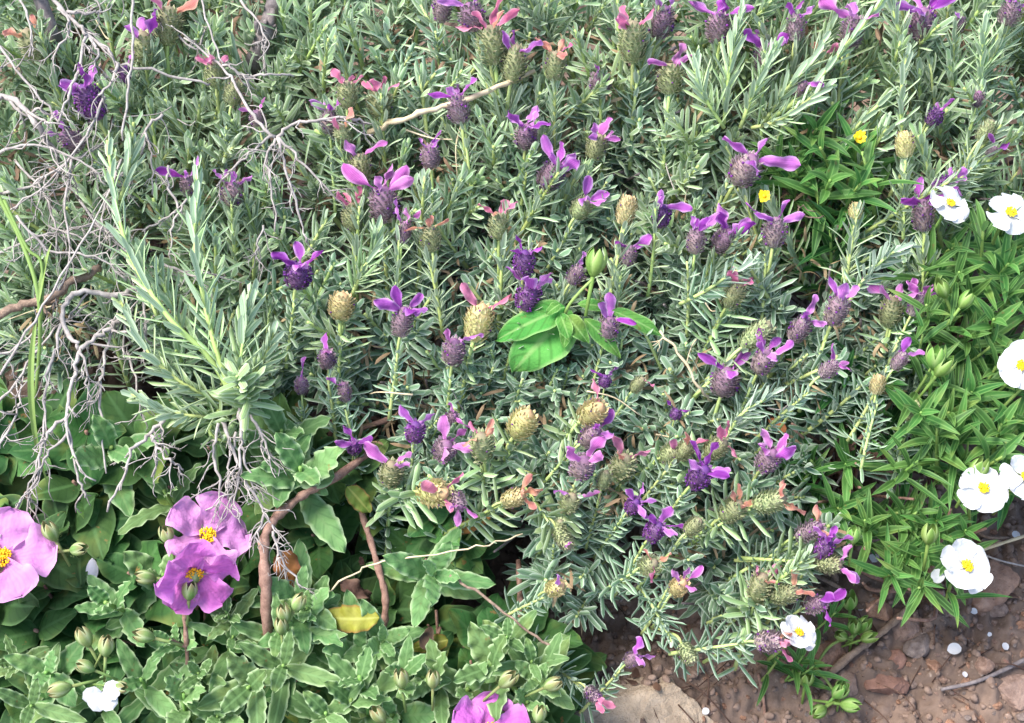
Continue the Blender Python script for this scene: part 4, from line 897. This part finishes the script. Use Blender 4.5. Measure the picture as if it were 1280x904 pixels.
for u, v in [(1090,545),(1110,560),(1080,570),(1105,590),(1130,540),(1000,545),(980,565),(600,310),(575,320),(620,320),(550,325),(470,520),(440,510),(410,540),(460,560),(420,520),(1100,575),(1060,555),(970,520),(455,700),(470,660)]:
    mb = MB(); hleaf(mb, u, v, u+U(-26, 26), v+U(-14, 14), U(5, 10), -.045, prof='ovate', bend=U(.5, 1.6), wave=.3)
    tag(build('dead_leaf', mb, M_brl, None, P(u, v, -.045)), 'curled brown dead leaf caught in the shade beneath the shrubs', 'leaf', 'dead leaves beneath the shrubs')
for _ in range(46):
    u, v = U(20, 1180), U(20, 560)
    if not inside(LAVPOLY, u, v): continue
    p = P(u, v, U(-.02, .012)+relief(u, v)); a = U(0, 360); L = U(.012, .04); d = idir(a, U(-30, 30)); mb = MB()
    tube(mb, smooth_path([p, p+d*L*.5+rng.normal(size=3)*.002, p+d*L+rng.normal(size=3)*.003], 4), U(.0004, .0007), .0003, 5, knob=.1)
    tag(build('dry_stalk', mb, M_straw if random.random() < .5 else M_dead, None, p), 'thin dry stalk caught loose in the lavender', 'stalk', 'loose dry stalks in the lavender')
for key, (par, base, uv, n, stuff) in SHRUBS.items():
    dm = MB(); cu, cv = CENT[key]
    for _ in range(60):
        u, v = cu+U(-190, 190), cv+U(-130, 130)
        if not inside(LAVPOLY, u, v): continue
        p = P(u, v, U(-.045, -.008)+relief(u, v))
        for q in range(5): leaf(dm, p+rng.normal(size=3)*.003, rng.normal(size=3)+np.array([0, 0, -.3]), rng.normal(size=3)+np.array([0, 0, 1.]), U(.010, .018), .0011, 'linear', bend=U(.3, 1.8), ns=5, nx=3, twist=U(-1, 1))
    if dm.n: tag(build('dead_foliage', dm, M_brl2, par, base), 'dry brown old leaves low in the bush', kind='stuff')
# stick and twigs on the soil
def gline(pix): return smooth_path([G(u, v, o) for u, v, o in pix], 8)
def soilstick(name, label, cat, pix, r0, r1, mat, knob=.1, tw=0):
    mb = MB(); path = gline(pix); tube(mb, path, r0, r1, 9, knob=knob)
    if tw: twigs(mb, path, r1*.8, tw, .015, 0, 0)
    return tag(build(name, mb, mat, None, G(*pix[len(pix)//2])), label, cat)
soilstick('dry_stick', 'straight dry brown stick lying diagonally on the soil', 'stick', [(1020,860,.004),(1060,822,.007),(1105,788,.009),(1150,746,.016)], .0030, .0022, M_brn, .14)
soilstick('twig', 'dark grey twig lying at the lower right edge', 'twig', [(1176,862,.004),(1220,852,.005),(1262,834,.006),(1300,815,.006)], .0012, .0016, M_deadd, .1)
soilstick('twig', 'thin pale twig reaching the right edge beside the lowest white flower', 'twig', [(1215,692,.012),(1250,680,.012),(1300,664,.012)], .0013, .0011, M_straw)
soilstick('twig', 'second thin grey twig just below the pale one at the right edge', 'twig', [(1225,692,.006),(1255,702,.006),(1300,712,.006)], .0007, .0006, M_dead)
soilstick('twig', 'short reddish stalk lying on the soil at the bottom', 'twig', [(948,842,.004),(954,872,.004),(958,912,.004)], .0011, .001, M_red)
soilstick('twig', 'curved brown root strip on the soil near the right edge', 'twig', [(1214,662,.004),(1236,672,.006),(1262,672,.004)], .0014, .0008, M_brn)
soilstick('twig', 'fine twig standing in the crumbly soil next to the lavender', 'twig', [(738,722,.01),(740,750,.01),(744,778,.004)], .0006, .0005, M_red)
for u, v, r, lb in [(1193,811,9,'large white petal fallen on the soil in the lower right'),(1093,697,7,'white petal caught beside the green leaves'),(1075,759,5,'small white petal by the round green buds'),(1257,808,5,'white petal near the grey twig'),(1206,843,4,'narrow white petal below the largest fallen one'),(1217,764,5,'round white petal right of the rockrose leaves'),(1270,668,6,'white petal near the right edge under the flowers'),(882,889,5,'white crumb of petal beside the large pale rock'),(1015,848,6,'white petal at the sprig foot'),(1237,793,3,'tiny white petal scrap')]:
    p = G(u, v, .005); mb = MB(); k = mpp(p); a = U(0, 360); d = idir(a, 0); d[2] *= .3
    leaf(mb, p-nrm(d)*r*k, d, (U(-.2, .2), -.2, 1), r*2*k, r*k*.9, 'ellip', bend=U(.2, .6), conv=-.2, wave=.1, wf=2, ns=8, nx=7)
    tag(build('fallen_petal', mb, M_wht, None, p), lb, 'petal', 'fallen white petals')
p = G(1251, 744, .005); mb = MB(); leaf(mb, p-np.array([.003, 0, 0]), (1, .2, .1), (0, -.3, 1), .007, .003, 'round', bend=.3, ns=6, nx=5); tag(build('fallen_petal', mb, M_yel, None, p), 'single yellow petal fallen on the soil under the lowest white flower', 'petal')
mb = MB(); q = P(111, 718, .01); leaf(mb, q-np.array([0, 0, .008]), UPV, -FWD, .015, .004, 'ellip', bend=.3, ns=8, nx=5); tag(build('fallen_petal', mb, M_wht, None, q), 'white petal caught on a dark broad leaf at the lower left', 'petal')

# ------------------------------------------------------------------ light
w = bpy.data.worlds.new('World'); scene.world = w; w.use_nodes = True; nt = w.node_tree
sky = nt.nodes.new('ShaderNodeTexSky'); sky.sky_type = 'NISHITA'; sky.sun_disc = False
EL, AZ = R(60), R(-100)
sky.sun_elevation = EL; sky.sun_rotation = AZ; sky.dust_density = 2.; sky.ozone_density = 1.
nt.links.new(sky.outputs[0], nt.nodes['Background'].inputs[0]); nt.nodes['Background'].inputs[1].default_value = .15
sd = bpy.data.lights.new('sun', 'SUN'); sd.energy = 2.9; sd.angle = R(30); sd.color = (1, .965, .91)
so = bpy.data.objects.new('sun', sd); COL.objects.link(so)
sv = Vector((math.sin(AZ)*math.cos(EL), math.cos(AZ)*math.cos(EL), math.sin(EL)))
so.rotation_euler = sv.to_track_quat('Z', 'Y').to_euler()
scene.view_settings.view_transform = 'Standard'; scene.view_settings.look = 'None'; scene.view_settings.gamma = 1
scene.view_settings.use_curve_mapping = False; scene.view_settings.exposure = 1.42
scene.render.engine = 'CYCLES'
scene.cycles.max_bounces = 4; scene.cycles.diffuse_bounces = 2; scene.cycles.glossy_bounces = 1; scene.cycles.transmission_bounces = 3
scene.render.resolution_x = 1024; scene.render.resolution_y = 723
print('objects', len(bpy.data.objects))
